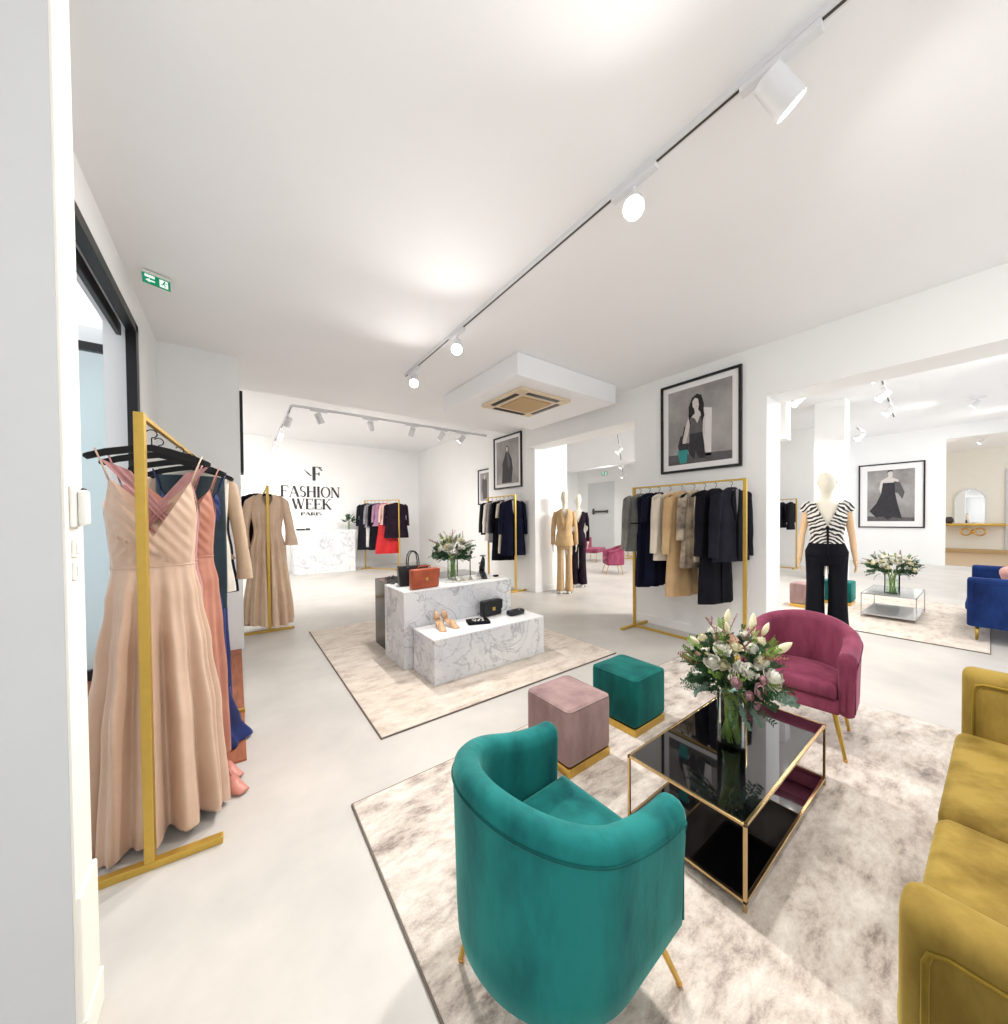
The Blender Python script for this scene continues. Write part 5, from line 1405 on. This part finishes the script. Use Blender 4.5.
# quilted navy bag
t = empty('quilted_handbag', (2.14, 3.13, ZL), R(5), 'navy black quilted flap bag with a gold clasp on the low plinth', 'handbag')
MB().rbox(-.125, .125, -.04, .04, 0, .165, .02).build('bag_body', M['black_leather'], t, smooth=True)
fl = MB().prism([(-.126, .162), (.126, .162), (.122, .07), (.1, .055), (-.1, .055), (-.122, .07)], 'y', -.049, -.040).build('flap', M['black_leather'], t, bevel=.004)
MB().box(-.018, .018, -.056, -.049, .06, .095).build('clasp', M['gold'], t, bevel=.002)
# black clutch with clasp
t = empty('small_clutch', (2.36, 2.99, ZL), R(4), 'small black clutch with a bright clasp at the right end of the low plinth', 'handbag')
MB().rbox(-.1, .1, -.045, .045, 0, .055, .02).build('bag_body', M['black_leather'], t, smooth=True)
MB().ball((0.02, -.03, .058), .012, .012, .007, 12, 8).build('clasp', M['silver'], t, smooth=True)

# pink strappy sandals on the floor behind the gowns
heel((-.055, 2.37, .0125), R(-50), 'rose pink strappy sandal on the floor beside the champagne gown', M['pink_leather'], .07, True, 'pink sandals')
heel((-.075, 2.52, .0125), R(-50), 'rose pink sandal just behind the other, under the rack', M['pink_leather'], .07, True, 'pink sandals')

# ================================================================== FAR DETAILS
cs = empty('console_table', (22.29, .42, .01), 0, 'gold-edged console table with a scrolled base in the far room', 'console table')
MB().box(-.3, .28, -.75, .75, 1.0, 1.09).build('tabletop', M['gold'], cs, bevel=.02)
sc = MB()
for s in (-1, 1):
    sc.tube([(-.1, s*(.13+.13*math.cos(a)+.03), .78+.13*math.sin(a)) for a in [R(i*30) for i in range(12)]], .025, 8, closed=True)
sc.ball((-.1, 0, .78), .05, .06, .06); sc.build('scroll_bracket', M['brass'], cs, smooth=True)
MB().box(-.3, .28, -1.3, 1.3, 0, .12).build('plinth_step', M['wood_ply'], cs, bevel=.01)
ar = [(-.36, 0), (.36, 0), (.36, .85)] + [(.36*math.cos(a), .85+.45*math.sin(a)) for a in [PI*i/16 for i in range(1, 16)]] + [(-.36, .85)]
mr = empty('arched_mirror', (22.59, .50, 1.11), 0, 'pale arched mirror standing above the console table', 'mirror')
MB().prism(ar, 'x', -.04, 0).build('mirror_glass', M['mirror'], mr)
MB().tube([(-.04, u, v) for u, v in ar], .02, 6, closed=True).build('mirror_frame', M['white_metal'], mr)
dv = MB().loft([[(r_*math.cos(q), r_*math.sin(q), z) for q in [2*PI*i/16 for i in range(16)]] for r_, z in ((.06, 0), (.12, .08), (.1, .2), (.05, .26))]).build('bud_vase', M['slot'], None, smooth=True)
dv.location = (22.2, .98, 1.10); tag(dv, 'small dark pot on the console table', 'pot')
# powder room door
pd = bpy.data.objects.new('door_3', None); COL.objects.link(pd); pd['kind'] = 'structure'; pd.location = (22.56, -.9, 0)
MB().box(0, .03, -.6, .6, 0, 3.1).build('door_panel', M['wall_grey'], pd)
# emergency door with push bar in hall end wall
ed = bpy.data.objects.new('door_4', None); COL.objects.link(ed); ed['kind'] = 'structure'; ed.location = (12.98, 10.3, 0)
MB().box(-.02, .02, -.7, .7, 0, 3.0).build('door_panel', M['wall_grey'], ed, bevel=.004)
MB().box(-.1, -.06, -.4, .4, 1.68, 1.76).box(-.08, -.02, -.4, -.34, 1.66, 1.78).box(-.08, -.02, .34, .4, 1.6, 1.86).build('push_bar', M['slot'], ed)
exit_sign((12.985, 10.1, 3.45), R(-90), 'small exit sign above the emergency door far in the hall', 1.0)
